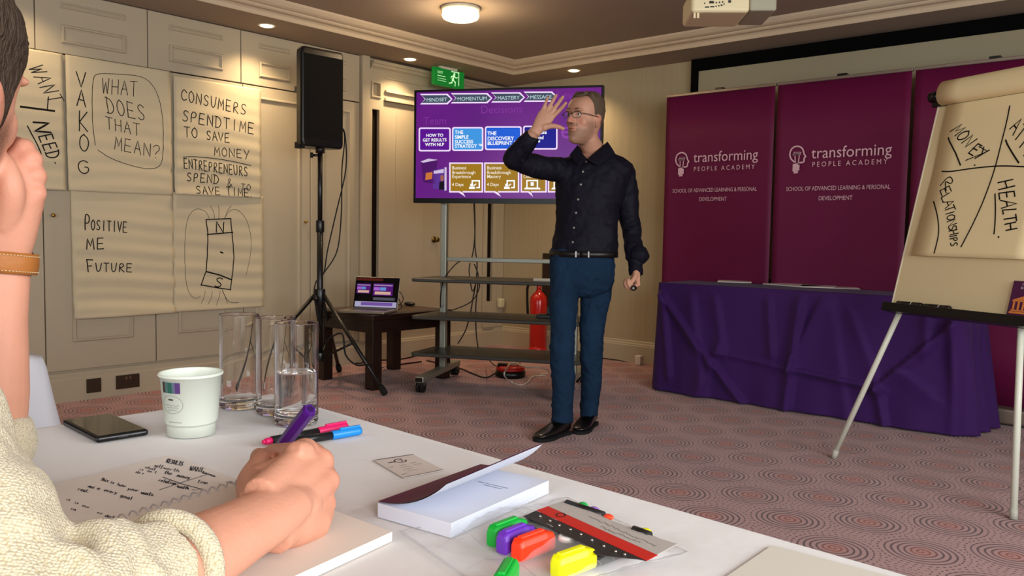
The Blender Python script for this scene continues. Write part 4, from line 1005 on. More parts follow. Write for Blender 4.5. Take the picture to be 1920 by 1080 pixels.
rl = MB().grid(lambda a, b: (lambda q: FO+fu*(px0-.028+(px1-px0+.04)*a)+fup*q.y+fn*(q.x+.022))(sp2[min(len(sp2)-1, int(round(b*(len(sp2)-1))))]), 6, len(sp2)-1)
ro = obj('turned_pages', rl, padm, pd); m = ro.modifiers.new('s', 'SOLIDIFY'); m.thickness = .004
def padproj(px, py):
    p = fpp(px, py); d = p-FO; a = (d.dot(fu)-px0)/(px1-px0); b = (d.dot(fup)-pz0)/(FH_-.045-pz0); return padp(a, b, .0015)
F1 = lambda x, y: (1640+x/4.5, 100+y/4.5); F2 = lambda x, y: (1200+x/2.25, 80+y/2.25)
wr = MB(); sts = []
def fw_(s, B0, B1, T0, w, F=F1):
    for q in word(s, F(*B0), F(*B1), F(*T0), wide=.8): sts.append((w, q))
def fl_(pts, w, F=F1): sts.append((w, [F(*p) for p in pts]))
fw_('MON', (645, 660), (785, 800), (740, 595), .006); fw_('EY', (790, 840), (900, 900), (870, 760), .006); fl_([(632, 718), (640, 745), (690, 845), (728, 945)], .007); fl_([(775, 905), (960, 830), (890, 790)], .005); fl_([(845, 948), (852, 944)], .006)
fl_(smooth_line([(1155, 450), (1130, 580), (1080, 750), (1025, 950), (985, 1080), (900, 1330), (750, 1640)], 2), .006); fl_(smooth_line([(572, 998), (650, 1000), (800, 975), (1020, 952), (1150, 952), (1400, 965)], 2), .006)
fw_('ATTITUDE', (1145, 640), (1420, 1150), (1235, 530), .006); fl_(smooth_line([(1115, 735), (1130, 780), (1190, 880), (1220, 925)], 1), .007)
rel = [('R', (1262, 598), (1300, 630), (1300, 556)), ('E', (1266, 622), (1282, 656), (1304, 600)), ('L', (1272, 652), (1286, 678), (1306, 630)), ('A', (1280, 672), (1296, 706), (1320, 655)), ('T', (1288, 696), (1300, 722), (1326, 682)), ('I', (1294, 718), (1300, 734), (1328, 708)), ('O', (1298, 732), (1308, 758), (1330, 722)), ('N', (1302, 756), (1312, 780), (1336, 744)), ('S', (1306, 776), (1314, 800), (1340, 768)), ('H', (1310, 796), (1318, 818), (1344, 788)), ('I', (1314, 814), (1318, 830), (1344, 808)), ('P', (1316, 828), (1322, 848), (1346, 820)), ('S', (1318, 846), (1322, 866), (1348, 842))]
for ch, a, b, c in rel: fw_(ch, a, b, c, .005, F2)
fl_(smooth_line([(1243, 672), (1262, 730), (1270, 800), (1262, 850), (1252, 892)], 2), .006, F2)
hea = [('H', (1510, 588), (1520, 628), (1575, 572)), ('E', (1516, 632), (1522, 668), (1580, 622)), ('A', (1524, 664), (1534, 706), (1590, 660)), ('L', (1534, 704), (1540, 732), (1592, 700)), ('T', (1540, 732), (1546, 764), (1592, 724)), ('H', (1546, 764), (1552, 800), (1592, 756))]
for ch, a, b, c in hea: fw_(ch, a, b, c, .006, F2)
fl_(smooth_line([(1502, 640), (1506, 700), (1506, 760), (1502, 810)], 2), .006, F2); fl_([(1520, 822), (1523, 825)], .006, F2)
for w_, q in sts:
    P3 = [padproj(*p) for p in q]; ribbon(wr, P3, w_, fn)
obj('writing', wr, ink, pd)
# faint writing on the rolled page
# marker pens in the tray, and the purple leaflet
for i, (a, b, lb) in enumerate(((.05, .19, 'black marker pen in the easel tray, left of the two'), (.20, .335, 'black marker pen in the easel tray, right of the two'))):
    t = thing('marker_pen', lb, 'pen', FO+fu*(a+b)/2+fup*.012+fn*.024, 'marker pens in the easel tray')
    p0, p1 = FO+fu*a+fup*.0125+fn*.022, FO+fu*b+fup*.0125+fn*.026
    mid = p0.lerp(p1, .62)
    obj('barrel', MB().tube([p0, p0.lerp(mid, .03), mid], [.011, .0125, .0125], 14), blackp, t)
    obj('cap', MB().tube([mid, mid.lerp(p1, .9), p1], [.0133, .0133, .010], 14), blackm, t)
    obj('band', MB().tube([mid-fu*.004, mid], [.0136, .0136], 14), mat('pen_band', '#C9C2B0', .4), t)
LA_ = fpp(1886, 584, .02); lu0 = (LA_-FO).dot(fu)
t = thing('leaflet', 'purple leaflet with an orange classical building standing in the easel tray', 'leaflet', LA_)
plm = mat('leaflet_purple', '#4A1340', .45)
LZ = .0
def LF(a, b, z0, z1, d0, d1): return MB().fr(FO, fu, fup, fn, (lu0+a, LZ+z0, .004+d0), (lu0+b, LZ+z1, .004+d1))
obj('cover', LF(0, .148, .001, .155, .006, .010), plm, t)
ob = MB()
org = mat('leaflet_orange', '#D9803A', .5)
def lo(a, b, z0, z1): ob.fr(FO, fu, fup, fn, (lu0+a, LZ+z0, .0141), (lu0+b, LZ+z1, .0147))
lo(.008, .14, .022, .030); lo(.013, .135, .032, .037)
for k_ in range(6): lo(.018+k_*.02, .026+k_*.02, .038, .070)
lo(.013, .135, .071, .077)
ob.prism([FO+fu*(lu0+a)+fup*(LZ+b)+fn*.0141 for a, b in ((.015, .078), (.133, .078), (.074, .10))], fn*.0006)
obj('building_picture', ob, org, t)
tb_ = MB()
text_into(tb_, 'The Business', .014, FO+fu*(lu0+.075)+fup*(LZ+.135)+fn*.0145, fu, fup, 'CENTER'); text_into(tb_, 'Breakthrough', .014, FO+fu*(lu0+.075)+fup*(LZ+.122)+fn*.0145, fu, fup, 'CENTER')
obj('lettering', tb_, mat('leaflet_white', '#D8C8D0', .5), t)
# ------------------------------------------------------------------ near table with white cloth
ZT = .74
TA, TE = Vector((-1.362, .868, 0)), Vector((.9986, -.053, 0)).normalized()
TN = Vector((-.02, -1, 0)).normalized()
LT, DT = 1.86, .80
wc = mat('white_cloth', '#DEDAD8', .8, spec=.2, sheen=.2, bump=.10, bscale=18, bdist=.02)
def tbl(a, b, z=ZT): p = TA+TE*a+TN*b; p.z = z; return p
t = thing('meeting_table', 'near table under the white cloth', 'table', tbl(LT/2, DT/2, 0))
obj('tabletop', MB().prism([tbl(a, b, ZT-.03) for a, b in ((.006, .006), (LT-.006, .006), (LT-.006, DT-.006), (.006, DT-.006))], Z*.026), mat('table_wood', '#6E5A40', .5), t, fixn=True)
for a in (.08, LT-.08):
    for b in (.08, DT-.08): obj('leg', MB().cyl(tbl(a, b, 0), tbl(a, b, ZT-.03), .018), blackm, t)
# cloth: top with gentle ripples and a hanging skirt with folds
def cl_pt(a, b):     # a,b in 0..1 over an extended sheet; outside the top it hangs down
    ext = .50; A_ = -ext+(LT+2*ext)*a; B_ = -ext+(DT+2*ext)*b
    ca, cb = min(max(A_, 0), LT), min(max(B_, 0), DT); oa, ob_ = A_-ca, B_-cb
    r = hypot(oa, ob_)
    if r < 1e-6: return tbl(A_, B_, ZT)
    drop = r; rad = .010
    if r < rad*1.57: out = rad*sin(r/rad); dn = rad*(1-cos(r/rad))
    else: out = rad; dn = rad+(r-rad*1.57)
    s = min(1, dn/.5)
    da, db = oa/r, ob_/r
    wob = s*(.018*sin(A_*14)+.012*sin(B_*15+1))
    out += .05*s + wob
    return tbl(ca+da*out, cb+db*out, ZT-dn)
NA, NB_ = 230, 140
o = obj('tablecloth', MB().grid(cl_pt, NA, NB_), wc, fixn=False); tag(o, 'white cloth spread over the near table', 'tablecloth')
# ---- phone
ZS_ = ZT+.0012
phm = mat('phone_black', '#0B0A0A', .3); phg = mat('phone_glass', '#15110F', .08, spec=.4)
p1, p2, p3, p4 = onz(118, 797, ZS_), onz(198, 836, ZS_), onz(277, 819, ZS_), onz(196, 781, ZS_)
pc = (p1+p2+p3+p4)/4; pu = ((p2-p1)+(p3-p4)).normalized(); pv = Vector((-pu.y, pu.x, 0)); PL, PWd = .148, .074
t = thing('smartphone', 'dark smartphone lying face up on the white cloth beside the paper cup', 'phone', pc)
obj('case', MB().fr(pc, pu, pv, Z, (-PL/2, -PWd/2, 0), (PL/2, PWd/2, .0095)), phm, t, bevel=.0042, seg=4)
obj('screen', MB().fr(pc, pu, pv, Z, (-PL/2+.004, -PWd/2+.004, .0093), (PL/2-.004, PWd/2-.004, .0099)), phg, t)
po = MB()
po.fr(pc, pu, pv, Z, (PL/2-.0005, -.006, .0035), (PL/2+.0002, .006, .0055))
obj('charging_port', po, mat('port_grey', '#3A3633', .4), t)
sl_ = MB()
for k_ in range(5): sl_.fr(pc, pu, pv, Z, (PL/2-.0005, .012+k_*.003, .0037), (PL/2+.0002, .0135+k_*.003, .0053))
obj('speaker_slots', sl_, mat('port_grey', '#3A3633', .4), t)
# ---- paper cup
cu = onz(359, 812, ZS_); 
cupm = mat('cup_paper', '#DDE3D6', .45, spec=.4)
t = thing('paper_cup', 'white paper cup with a printed oval badge and striped tab', 'cup', cu)
k_ = (onz(404, 812, ZS_)-onz(314, 812, ZS_)).length/2
rb, rt2 = .0345, .0445
HC = .093
obj('cup_wall', MB().lathe([(rb-.002, .012), (rb-.001, .0), (rb, .0), (rb+.0005, .018), (rb+.0035, .021), (rt2-.001, HC-.004), (rt2+.001, HC-.004), (rt2+.0022, HC-.0015), (rt2+.001, HC+.001), (rt2-.001, HC), (rt2-.0016, HC-.004), (rb+.001, .016), (0, .016)], cu, 56), cupm, t)
def cupP(ang, z, off=.0004):   # ang in the camera's view: 0 facing the camera, + to the right
    d0 = -(cu-CAM); d0.z = 0; d0.normalize(); rgt = Vector((-d0.y, d0.x, 0)); rgt = rgt if rgt.dot(RT) > 0 else -rgt
    r = rb+.0035+(rt2-.001-rb-.0035)*(z-.021)/(HC-.004-.021)+off
    return cu + d0*(cos(ang)*r)+rgt*(sin(ang)*r)+Z*z
def cup_patch(nm, a0, a1, z0, z1, m, off=.0005): return obj(nm, MB().grid(lambda a, b: cupP(a0+(a1-a0)*a, z0+(z1-z0)*b, off), 8, 2), m, t)
stripes = [('#3A2A20', -1.12, -.98), ('#4A6A68', -.98, -.84), ('#1F5A4C', -.84, -.66), ('#5A6478', -.66, -.54), ('#51306E', -.54, -.36)]
for i, (c, a0, a1) in enumerate(stripes): cup_patch('printed_stripe', a0, a1, .068, .084, mat('stripe_%d' % i, c, .5))
oval = MB(); ribbon(oval, [cupP(-.72+.44*cos(w), .051+.0135*sin(w), .0006) for w in [i*2*pi/40 for i in range(41)]], .0007, (cupP(-.72, .05)-cu-Z*.05))
obj('oval_badge', oval, mat('badge_grey', '#8F938C', .5), t)
bd = MB()
ribbon(bd, [cupP(-.82, .0585, .0006), cupP(-.66, .0582, .0006)], .0022, (cupP(-.72, .05)-cu-Z*.05))
obj('badge_mark', bd, mat('badge_dark', '#2E2E2C', .5), t)
bl_ = MB(); nb = (cupP(-.72, .05)-cu-Z*.05)
for a0, a1, z in ((-1.0, -.42, .050), (-.95, -.45, .0465), (-.88, -.5, .043)):
    rr = random.Random(int(z*1e4)); pts = []
    n = 22
    for i in range(n+1): pts.append(cupP(a0+(a1-a0)*i/n, z+rr.uniform(-.0012, .0012), .0006))
    ribbon(bl_, pts, .0005, nb)
ribbon(bl_, [cupP(-.9+.05*i, .0245, .0006) for i in range(12)], .0010, nb)
obj('badge_lettering', bl_, mat('badge_grey', '#8F938C', .5), t)
# ---- three tall glasses
gm_ = mat('clear_glass', '#FFFFFF', .0, trans=1, ior=1.46, spec=.5); watm = mat('water', '#FFFFFF', .0, trans=1, ior=1.33)
def glass(px, py, rpx, label, water=False):
    c = onz(px, py, ZS_); dist = (c-CAM).dot(FW); r = rpx/FPX*dist; h = .163
    t = thing('tall_glass', label, 'glass', c, 'tall water glasses')
    w = .0022; base = .014
    pr_ = [(0, .0015), (r-.006, .0015), (r-.003, 0), (r-.001, .002), (r, .006), (r, .0065), (r, .009), (r, h-.004), (r, h-.0015), (r, h-.001), (r-w*.25, h-.0002), (r-w*.5, h), (r-w*.75, h-.0002), (r-w, h-.001), (r-w, h-.0015), (r-w, h-.004), (r-w, base+.007), (r-w, base+.0045), (r-w, base+.004), (r-w-.003, base), (0, base-.001)]
    obj('glass_body', MB().lathe(pr_, c, 64), gm_, t, fixn=True)
    if water:
        obj('water_fill', MB().lathe([(0, base+.0004), (r-w-.0035, base+.0012), (r-w-.0004, base+.005), (r-w-.0004, base+.0055), (r-w-.0004, base+.008), (r-w-.0004, .080), (r-w-.0004, .0825), (r-w-.0004, .083), (r-w-.001, .0845), (r-w-.003, .084), (0, .0838)], c, 64), watm, t, fixn=True)
glass(449, 763, 36, 'empty tall glass at the back left of the three, nearest the paper cup'); glass(517, 774, 36, 'empty tall glass in the middle of the three'); glass(556, 793, 40, 'tall glass half full of water, in front of the two empty ones', True)
# ---- felt pens lying together
penb = mat('pen_barrel', '#15171A', .35); pink = mat('pink_plastic', '#E01E68', .35); blue = mat('blue_plastic', '#1787D8', .35)
def felt_pen(pxa, pxb, z, colm, label, r=.0062, cap=.36):
    a, b = onz(*pxa, z), onz(*pxb, z); a.z = b.z = ZS_+r+.0003; u = (b-a).normalized(); L = (b-a).length
    t = thing('felt_pen', label, 'pen', (a+b)/2, 'felt pens on the white cloth')
    obj('barrel', MB().tube([a+u*.010, a+u*(L*(1-cap))], [r, r], 18), penb, t)
    obj('end_plug', MB().tube([a, a+u*.0015, a+u*.013, a+u*.0131], [r*.70, r*.80, r*.84, r*.5], 18).tube([a-u*.004, a], [r*.45, r*.55], 12), colm, t)
    c = MB().tube([a+u*(L*(1-cap)-.002), a+u*(L*(1-cap)), b-u*.004, b], [r*1.02, r*1.10, r*1.05, r*.9], 18)
    obj('cap', c, colm, t)
    s = u.cross(Z)
    obj('clip', MB().fr(a+u*(L*(1-cap)), u, -s, Z, (.012, -.0022, r*.95), (L*cap-.001, .0022, r*1.5)), colm, t, bevel=.0008)
felt_pen((497, 829), (650, 800), ZS_+.006, pink, 'felt pen with a black barrel and pink cap, behind the blue one')
felt_pen((524, 833), (676, 808), ZS_+.006, blue, 'felt pen with a black barrel and blue cap, in front of the pink one')
# ---- business card
cardm = mat('card_stock', '#D6CBC4', .6); cine = mat('card_ink', '#3C2A36', .6)
c1, c2, c3, c4 = (onz(*p, ZS_) for p in ((701, 864), (757, 897), (833, 882), (775, 853)))
t = thing('business_card', 'pale business card with a plum edge lying on the white cloth', 'card', (c1+c2+c3+c4)/4)
obj('card', MB().prism([c1, c2, c3, c4], Z*.0006), cardm, t, fixn=True)
def cdp(a, b, h=.0009): p = (c1.lerp(c4, a)).lerp(c2.lerp(c3, a), b); p.z = ZS_+h; return p
e = MB(); ribbon(e, [cdp(.01, .0), cdp(.99, .0)], .0022, Z); ribbon(e, [cdp(.02, .98), cdp(.98, .98)], .0012, Z); obj('plum_edge', e, cine, t)
e = MB(); ribbon(e, [cdp(.50+.13*cos(w), .22+.10*sin(w)) for w in [i*2*pi/24 for i in range(22)]], .0018, Z)
ribbon(e, [cdp(.47, .19), cdp(.55, .16), cdp(.56, .25), cdp(.48, .28)], .0012, Z)
rr = random.Random(3)
for a0, a1, b in ((.20, .36, .24), ): ribbon(e, [cdp(a0+(a1-a0)*i/9, b+rr.uniform(-.03, .03)) for i in range(10)], .0016, Z)
for a0, a1, b in ((.30, .48, .45), (.28, .52, .55), (.25, .5, .65), (.28, .52, .75), (.6, .75, .42), (.62, .8, .52), (.04, .16, .45), (.06, .2, .85)): ribbon(e, [cdp(a0+(a1-a0)*i/9, b+rr.uniform(-.012, .012)) for i in range(10)], .0006, Z)
obj('print', e, cine, t)
# ---- thick open booklet with plum cover
bkm = mat('booklet_paper', '#D3D6E2', .7, spec=.2); plumc = mat('plum_cover', '#5A163F', .5, spec=.25)
BH = .0155
b1, b2, b3 = onz(707, 955, ZS_), onz(845, 995.5, ZS_), onz(1028, 914, ZS_)
b1t, b2t, b3t, b4t = onz(706, 944, ZS_+BH), onz(846, 981, ZS_+BH), onz(1029, 901, ZS_+BH), onz(872, 871, ZS_+BH)
bx = (b3t-b2t); by = (b1t-b2t); BW_, BL_ = bx.length, by.length; bx.normalize(); by = Vector((-bx.y, bx.x, 0))
BO = Vector((b2t.x, b2t.y, ZS_))                    # near corner; bx along the open edge, by towards the spine
t = thing('training_booklet', 'thick white booklet with its plum cover folded open on the white cloth', 'book', BO+bx*BW_/2+by*BL_/2)
obj('pages', MB().fr(BO, bx, by, Z, (0, 0, 0), (BW_, BL_, BH)), bkm, t)
pl = MB()
nS = 9
for z in [BH*(k+1)/(nS+1) for k in range(nS)]: pl.fr(BO, bx, by, Z, (.0005, -.00015, z-.00018), (BW_-.0005, .0, z+.00018))
obj('page_edges', pl, mat('page_edge', '#B9BCC8', .8), t)
# cover + first leaves curling up from the spine
def cover_pt(a, b, off=0):   # a along the spine, b from spine (0) to free edge (1)
    s = b*BL_*1.02; n = 24; x = 0; y = 0
    for i in range(n):
        th_ = radians(3+(40+6*a)*((i+.5)/n*b)**1.15)
        x += s/n*cos(th_); y += s/n*sin(th_)
    return BO+bx*(BW_*a)+by*(BL_-x)+Z*(BH+.0008+y+off)
cv = obj('cover', MB().grid(lambda a, b: cover_pt(a, b, .0012), 24, 20), plumc, t)
lf = obj('turned_leaf', MB().grid(lambda a, b: cover_pt(a, b, 0), 24, 20), bkm, t)
pr2 = MB()
def bkp(a, b): return BO+bx*(BW_*a)+by*(BL_*b)+Z*(BH+.0003)
rr = random.Random(8)
for a, b0, b1_ in ((.70, .20, .62), (.665, .24, .50)): ribbon(pr2, [bkp(a+rr.uniform(-.004, .004), b0+(b1_-b0)*i/26) for i in range(27)], .0011, Z)
obj('print', pr2, mat('print_grey', '#7D88A6', .7), t)
# ---- open spiral notebook written on by the seated person
ntp = mat('note_paper', '#E9E3DC', .75, spec=.2); pin = mat('pen_ink', '#2A2430', .7)
n0, n1, n2 = onz(323, 853, ZS_+.004), onz(455, 905, ZS_+.004), onz(112, 915, ZS_+.004)
nu_ = Vector((1, .015, 0)).normalized(); nv_ = Vector((.16, -.987, 0)).normalized()   # u along the top edge, v down the page
WLp, WRp, NHp = .186, .258, .285
t = thing('notebook', 'open spiral notebook with handwriting on the left page, under the writing hand', 'notebook', n0+nu_*.1+nv_*.1)
NO = n0.copy(); NO.z = ZS_
obj('left_pages', MB().fr(NO, nu_, nv_, Z, (0, 0, 0), (WLp-.005, NHp, .004)), ntp, t, fixn=True)
obj('right_pages', MB().fr(NO, nu_, nv_, Z, (WLp+.006, 0, 0), (WLp+WRp, NHp, .0095)), mat('note_paper_warm', '#E6DBCF', .75, spec=.2), t, fixn=True)
sp3 = MB()
for k_ in range(int((NHp-.02)/.0125)):
    c = NO+nv_*(.012+k_*.0125)+nu_*WLp+Z*.006
    sp3.tube([c+nu_*(.009*cos(w))+Z*(.0065*sin(w))+nv_*(.002*w/pi) for w in [i*pi/9 for i in range(10)]], .0008, 6, cap=False)
obj('spiral_binding', sp3, mat('wire_white', '#B9B6BC', .35, metal=.3), t)
wr = MB(); G = lambda x, y: (100+x/4.5, 840+y/4.5)
def nw(s_, B0, B1, T0, w=.0011):
    for q in word(s_, G(*B0), G(*B1), G(*T0), wide=.85): ribbon(wr, [onz(*p, ZS_+.0045) for p in q], w, Z)
def nl(pts, w=.0012): ribbon(wr, [onz(*G(*p), ZS_+.0045) for p in pts], w, Z)
nw('RESULTS', (950, 120), (1090, 150), (965, 88), .0014); nw('WANT', (1145, 185), (1260, 205), (1160, 150), .0013); nl([(1262, 205), (1370, 240)], .001); nw('&mine', (1250, 210), (1360, 245), (1262, 190), .001)
nw('self', (845, 158), (920, 172), (860, 132)); nw('worth', (925, 175), (1060, 205), (938, 152), .0009); nw('what', (770, 170), (860, 190), (785, 150), .0009); nw('is', (720, 185), (760, 192), (732, 168), .0009); nw('next', (790, 198), (870, 214), (800, 180), .0009); nw('steps', (690, 208), (760, 222), (700, 190), .0009)
nw('the', (930, 215), (1000, 226), (945, 190), .0012); nw('money', (1040, 240), (1150, 262), (1052, 216), .0012); nl([(925, 245), (1080, 300), (1265, 350)], .0014); nl([(895, 352), (1080, 290), (1290, 225)], .0012); nw('relation', (885, 278), (1030, 312), (900, 255), .0013); nw('time', (1210, 290), (1300, 305), (1225, 268), .001); nw('health', (1040, 332), (1140, 350), (1050, 310), .0012); nl([(1170, 348), (1205, 355), (1240, 345), (1262, 348)], .0009)
nw('this', (400, 272), (460, 288), (415, 248)); nw('is', (478, 295), (510, 302), (490, 275)); nw('how', (535, 315), (605, 330), (550, 295)); nw('your', (620, 350), (720, 368), (640, 330)); nw('wants.', (735, 385), (860, 408), (750, 362), .0013)
nw('make', (290, 330), (390, 352), (308, 308)); nw('every', (425, 360), (535, 390), (440, 340)); nw('goal', (560, 408), (665, 440), (575, 385), .0013); nw('real.', (205, 352), (305, 380), (220, 330))
nw('it', (105, 440), (140, 448), (115, 425), .0009); nw('is', (175, 465), (210, 472), (185, 450), .0009); nw('in', (140, 515), (190, 528), (150, 500), .0011); nw('the', (235, 490), (300, 505), (245, 478), .0008); nw('start', (430, 578), (510, 592), (440, 560), .001); nw('of', (365, 545), (410, 560), (375, 535), .0008); nw('me', (370, 612), (425, 625), (380, 595), .0009)
nl([(1458, 285), (1490, 290), (1560, 310), (1590, 312)], .0012)
obj('handwriting', wr, pin, t)
# ---- blank sheets at the bottom edge
s1, s2, s3 = onz(1448, 1022, ZS_+.0015), onz(1372, 1080, ZS_+.0015), onz(1660, 1078, ZS_+.0015)
su2 = (s3-s1).normalized(); sv2 = Vector((-su2.y, su2.x, 0)); sv2 = -sv2 if sv2.dot(s2-s1) < 0 else sv2
SO2 = s1.copy(); SO2.z = ZS_
t = thing('paper_sheet', 'blank cream sheets at the bottom edge, right of the highlighter wallet', 'paper', SO2)
obj('sheets', MB().fr(SO2, su2, sv2, Z, (0, 0, 0), (.21, .297, .0015)), mat('cream_sheet', '#D6D0C4', .7), t, fixn=True)
# ---- highlighters in their clear wallet
def hp(x, y, z): return onz(780+x*.28125, 900+y*.28125, z)     # crop pixels on a plane at height z
clear = mat('clear_plastic', '#F4F4F4', .08, trans=1, ior=1.12, spec=.6)
w1, w2, w3, w4 = hp(1010, 128, ZS_), hp(1800, 488, ZS_), hp(700, 900, ZS_), hp(105, 500, ZS_)
wt = thing('highlighter_wallet', 'clear plastic wallet with a red and white card insert holding the highlighters', 'pen wallet', (w1+w2+w3+w4)/4)
wu = (w2-w1).normalized(); wv = Vector((-wu.y, wu.x, 0)); wv = -wv if wv.dot(w4-w1) < 0 else wv
WL_ = (w2-w1).length; WD_ = abs((w4-w1).dot(wv))
def wp_(a, b, z): p = w1+wu*(WL_*a)+wv*(WD_*b); p.z = ZS_+z; return p
def bulge(a, b): return .0008+.017*(max(0, sin(min(1, max(0, (b-.02)/.72))*pi)))**.6*(max(0, sin(a*pi)))**.4 + .0015*sin(a*23+b*17)*sin(b*31)*(1 if .03 < b < .97 else .2)
bm_ = MB().grid(lambda a, b: wp_(a, b, bulge(a, b)), 50, 40)
o = obj('clear_film', bm_, mat('clear_film', '#FAFAFA', .06, alpha=.26, spec=.9, bump=.5, bscale=45, bdist=.004), wt)
edge = MB()
def brd(a): return wp_(min(max(a[0], 0), 1), min(max(a[1], 0), 1), bulge(*a)+.0012)
bp_ = [(0, 0), (1, 0), (1, 1), (0, 1)]
for (a0, b0), (a1, b1) in zip(bp_, bp_[1:]+bp_[:1]): ribbon(edge, [brd((a0+(a1-a0)*i/24, b0+(b1-b0)*i/24)) for i in range(25)], .0032, Z)
for b_0 in (.40, .47, .74): ribbon(edge, [brd((i/24, b_0)) for i in range(1, 24)], .0014, Z)
for a_0 in (.10, .30, .62): ribbon(edge, [brd((a_0+.05*sin(i*.4), .45+.5*i/16)) for i in range(17)], .0008, Z)
obj('welded_edge', edge, mat('film_edge', '#C4C2C2', .15, alpha=.55, spec=.8), wt)
def card(nm, pts, z, m): 
    P = [hp(x, y, ZS_+z) for x, y in pts]; return obj(nm, MB().prism(P, Z*.0006), m, wt, fixn=True)
card('white_card', [(1000, 138), (880, 175), (1610, 500), (1740, 430), (1560, 372), (1440, 322), (1290, 268), (1180, 210)], .0195, mat('card_white', '#B5ADA6', .6))
card('red_card', [(880, 178), (805, 205), (1540, 540), (1612, 502)], .0190, mat('card_red', '#C8281E', .5))
card('dark_card', [(800, 208), (715, 245), (930, 340), (1130, 430), (1200, 500), (1420, 525), (1480, 530), (1535, 542)], .0185, mat('card_dark', '#2B2726', .5))
bl2 = MB()
for c, w_ in (((900, 205), 70), ):
    pass
tx_ = MB()
rr = random.Random(2)
for (xa, ya), (xb, yb), n in (((1150, 240), (1600, 440), 40), ((1230, 310), (1500, 420), 30)):
    ribbon(tx_, [hp(xa+(xb-xa)*i/n+rr.uniform(-3, 3), ya+(yb-ya)*i/n+rr.uniform(-7, 7), ZS_+.0204) for i in range(n+1)], .0007, Z)
obj('card_print', tx_, mat('card_grey', '#7B726D', .6), wt)
lg2 = MB(); ribbon(lg2, [hp(965+30*cos(w), 232+13*sin(w), ZS_+.0200) for w in [i*2*pi/20 for i in range(21)]], .0014, Z); obj('card_badge', lg2, mat('card_dark', '#2B2726', .5), wt)
obj('press_stud', MB().lathe([(0, 0), (.0085, 0), (.0085, .004), (.006, .0055), (.004, .0045), (0, .0045)], hp(1005, 400, ZS_+.012), 24), mat('stud_white', '#E5E3E0', .35), wt)
sp_k = MB()
for i in range(9):
    x = 820+i*72+rr.uniform(-9, 9); y = 240+(x-820)*.447+rr.uniform(-6, 6)
    sp_k.ball(hp(x, y, ZS_+.0195), (.0016, .0016, .0012), 8, 6)
obj('silver_beads', sp_k, mat('silver_bead', '#C8C4BE', .15, metal=1), wt)
def highlighter(ca, cb, colh, label, z=.012, wid=.0165, hgt=.021, body=False):
    a, b = hp(*ca, ZS_+z), hp(*cb, ZS_+z); a.z = b.z = ZS_; u = (b-a).normalized(); s = Vector((-u.y, u.x, 0)); L = (b-a).length
    m = mat('hl_'+colh, colh, .35, emit=None, spec=.4); c0 = a
    t = thing('highlighter', label, 'highlighter pen', (a+b)/2+Z*.002, 'highlighters in the wallet')
    # cap: rounded wedge with a clip groove on top
    w2_ = wid/2
    secs = [(0, .80, .86), (.004, 1, 1), (L*.72, 1.0, 1.0), (L*.94, .95, .86), (L, .80, .70)]
    vs = []; shp = [(-1, .18), (-.8, 0), (.8, 0), (1, .18), (1, .72), (.72, 1), (-.72, 1), (-1, .72)]
    for d, kw, kh in secs: vs += [c0+u*d+s*(x*w2_*kw)+Z*(.002+y*hgt*kh) for x, y in shp]
    n = 8; fs = [(i*n+k, i*n+(k+1) % n, (i+1)*n+(k+1) % n, (i+1)*n+k) for i in range(len(secs)-1) for k in range(n)]
    obj('cap', MB().add(vs, fs+[tuple(range(n))[::-1], tuple((len(secs)-1)*n+k for k in range(n))]), m, t, bevel=.0018, seg=3, fixn=True)
    obj('clip', MB().fr(c0, u, s, Z, (L*.10, -.0032, .002+hgt*.93), (L*.74, .0032, .002+hgt*1.09)), m, t, bevel=.001)
    # barrel continuing under the card
    bb = MB(); v2 = []
    for d, kw, kh in ((L*.9, .66, .6), (L*1.0, .85, .75), (L+.055, .95, .80), (L+.066, .8, .6)): v2 += [c0+u*d+s*(x*w2_*kw)+Z*(.002+.0+y*hgt*kh*.85) for x, y in shp]
    bb.add(v2, [(i*n+k, i*n+(k+1) % n, (i+1)*n+(k+1) % n, (i+1)*n+k) for i in range(3) for k in range(n)]+[tuple(range(n))[::-1], tuple(3*n+k for k in range(n))])
    obj('barrel', bb, mat('hl_barrel_dark', '#1C1A1A', .3), t, fixn=True)
    return t
highlighter((500, 385), (720, 300), '#0FA838', 'green highlighter at the top of the row in the wallet')
highlighter((565, 430), (770, 345), '#6A32B4', 'purple highlighter between the green and the orange ones')
highlighter((665, 475), (900, 385), '#FF3A16', 'orange-red highlighter in front of the purple one')
highlighter((925, 590), (1175, 500), '#F2EE10', 'yellow highlighter lying apart at the right of the wallet')
highlighter((635, 590), (540, 760), '#0FA838', 'green highlighter cut off by the bottom edge of the picture')
def tip(c, colh): return
for i, (c, colh) in enumerate((((1115, 165), '#1FA84A'), ((1190, 195), '#9A6AC0'), ((1285, 245), '#F0461E'), ((1535, 340), '#E8E420'))):
    p = hp(*c, ZS_+.0205); obj('pen_end', MB().ball(p, (.006, .004, .0028), 10, 6), mat('hl_'+colh, colh, .35), wt)
for i, (x0_, y0_, x1_, y1_) in enumerate(((1005, 155, 1250, 235), (1450, 330, 1560, 370))):
    obj('pen_barrel', MB().tube([hp(x0_, y0_, ZS_+.0188), hp(x1_, y1_, ZS_+.0188)], .0042, 10), mat('hl_barrel_dark', '#1C1A1A', .3), wt)
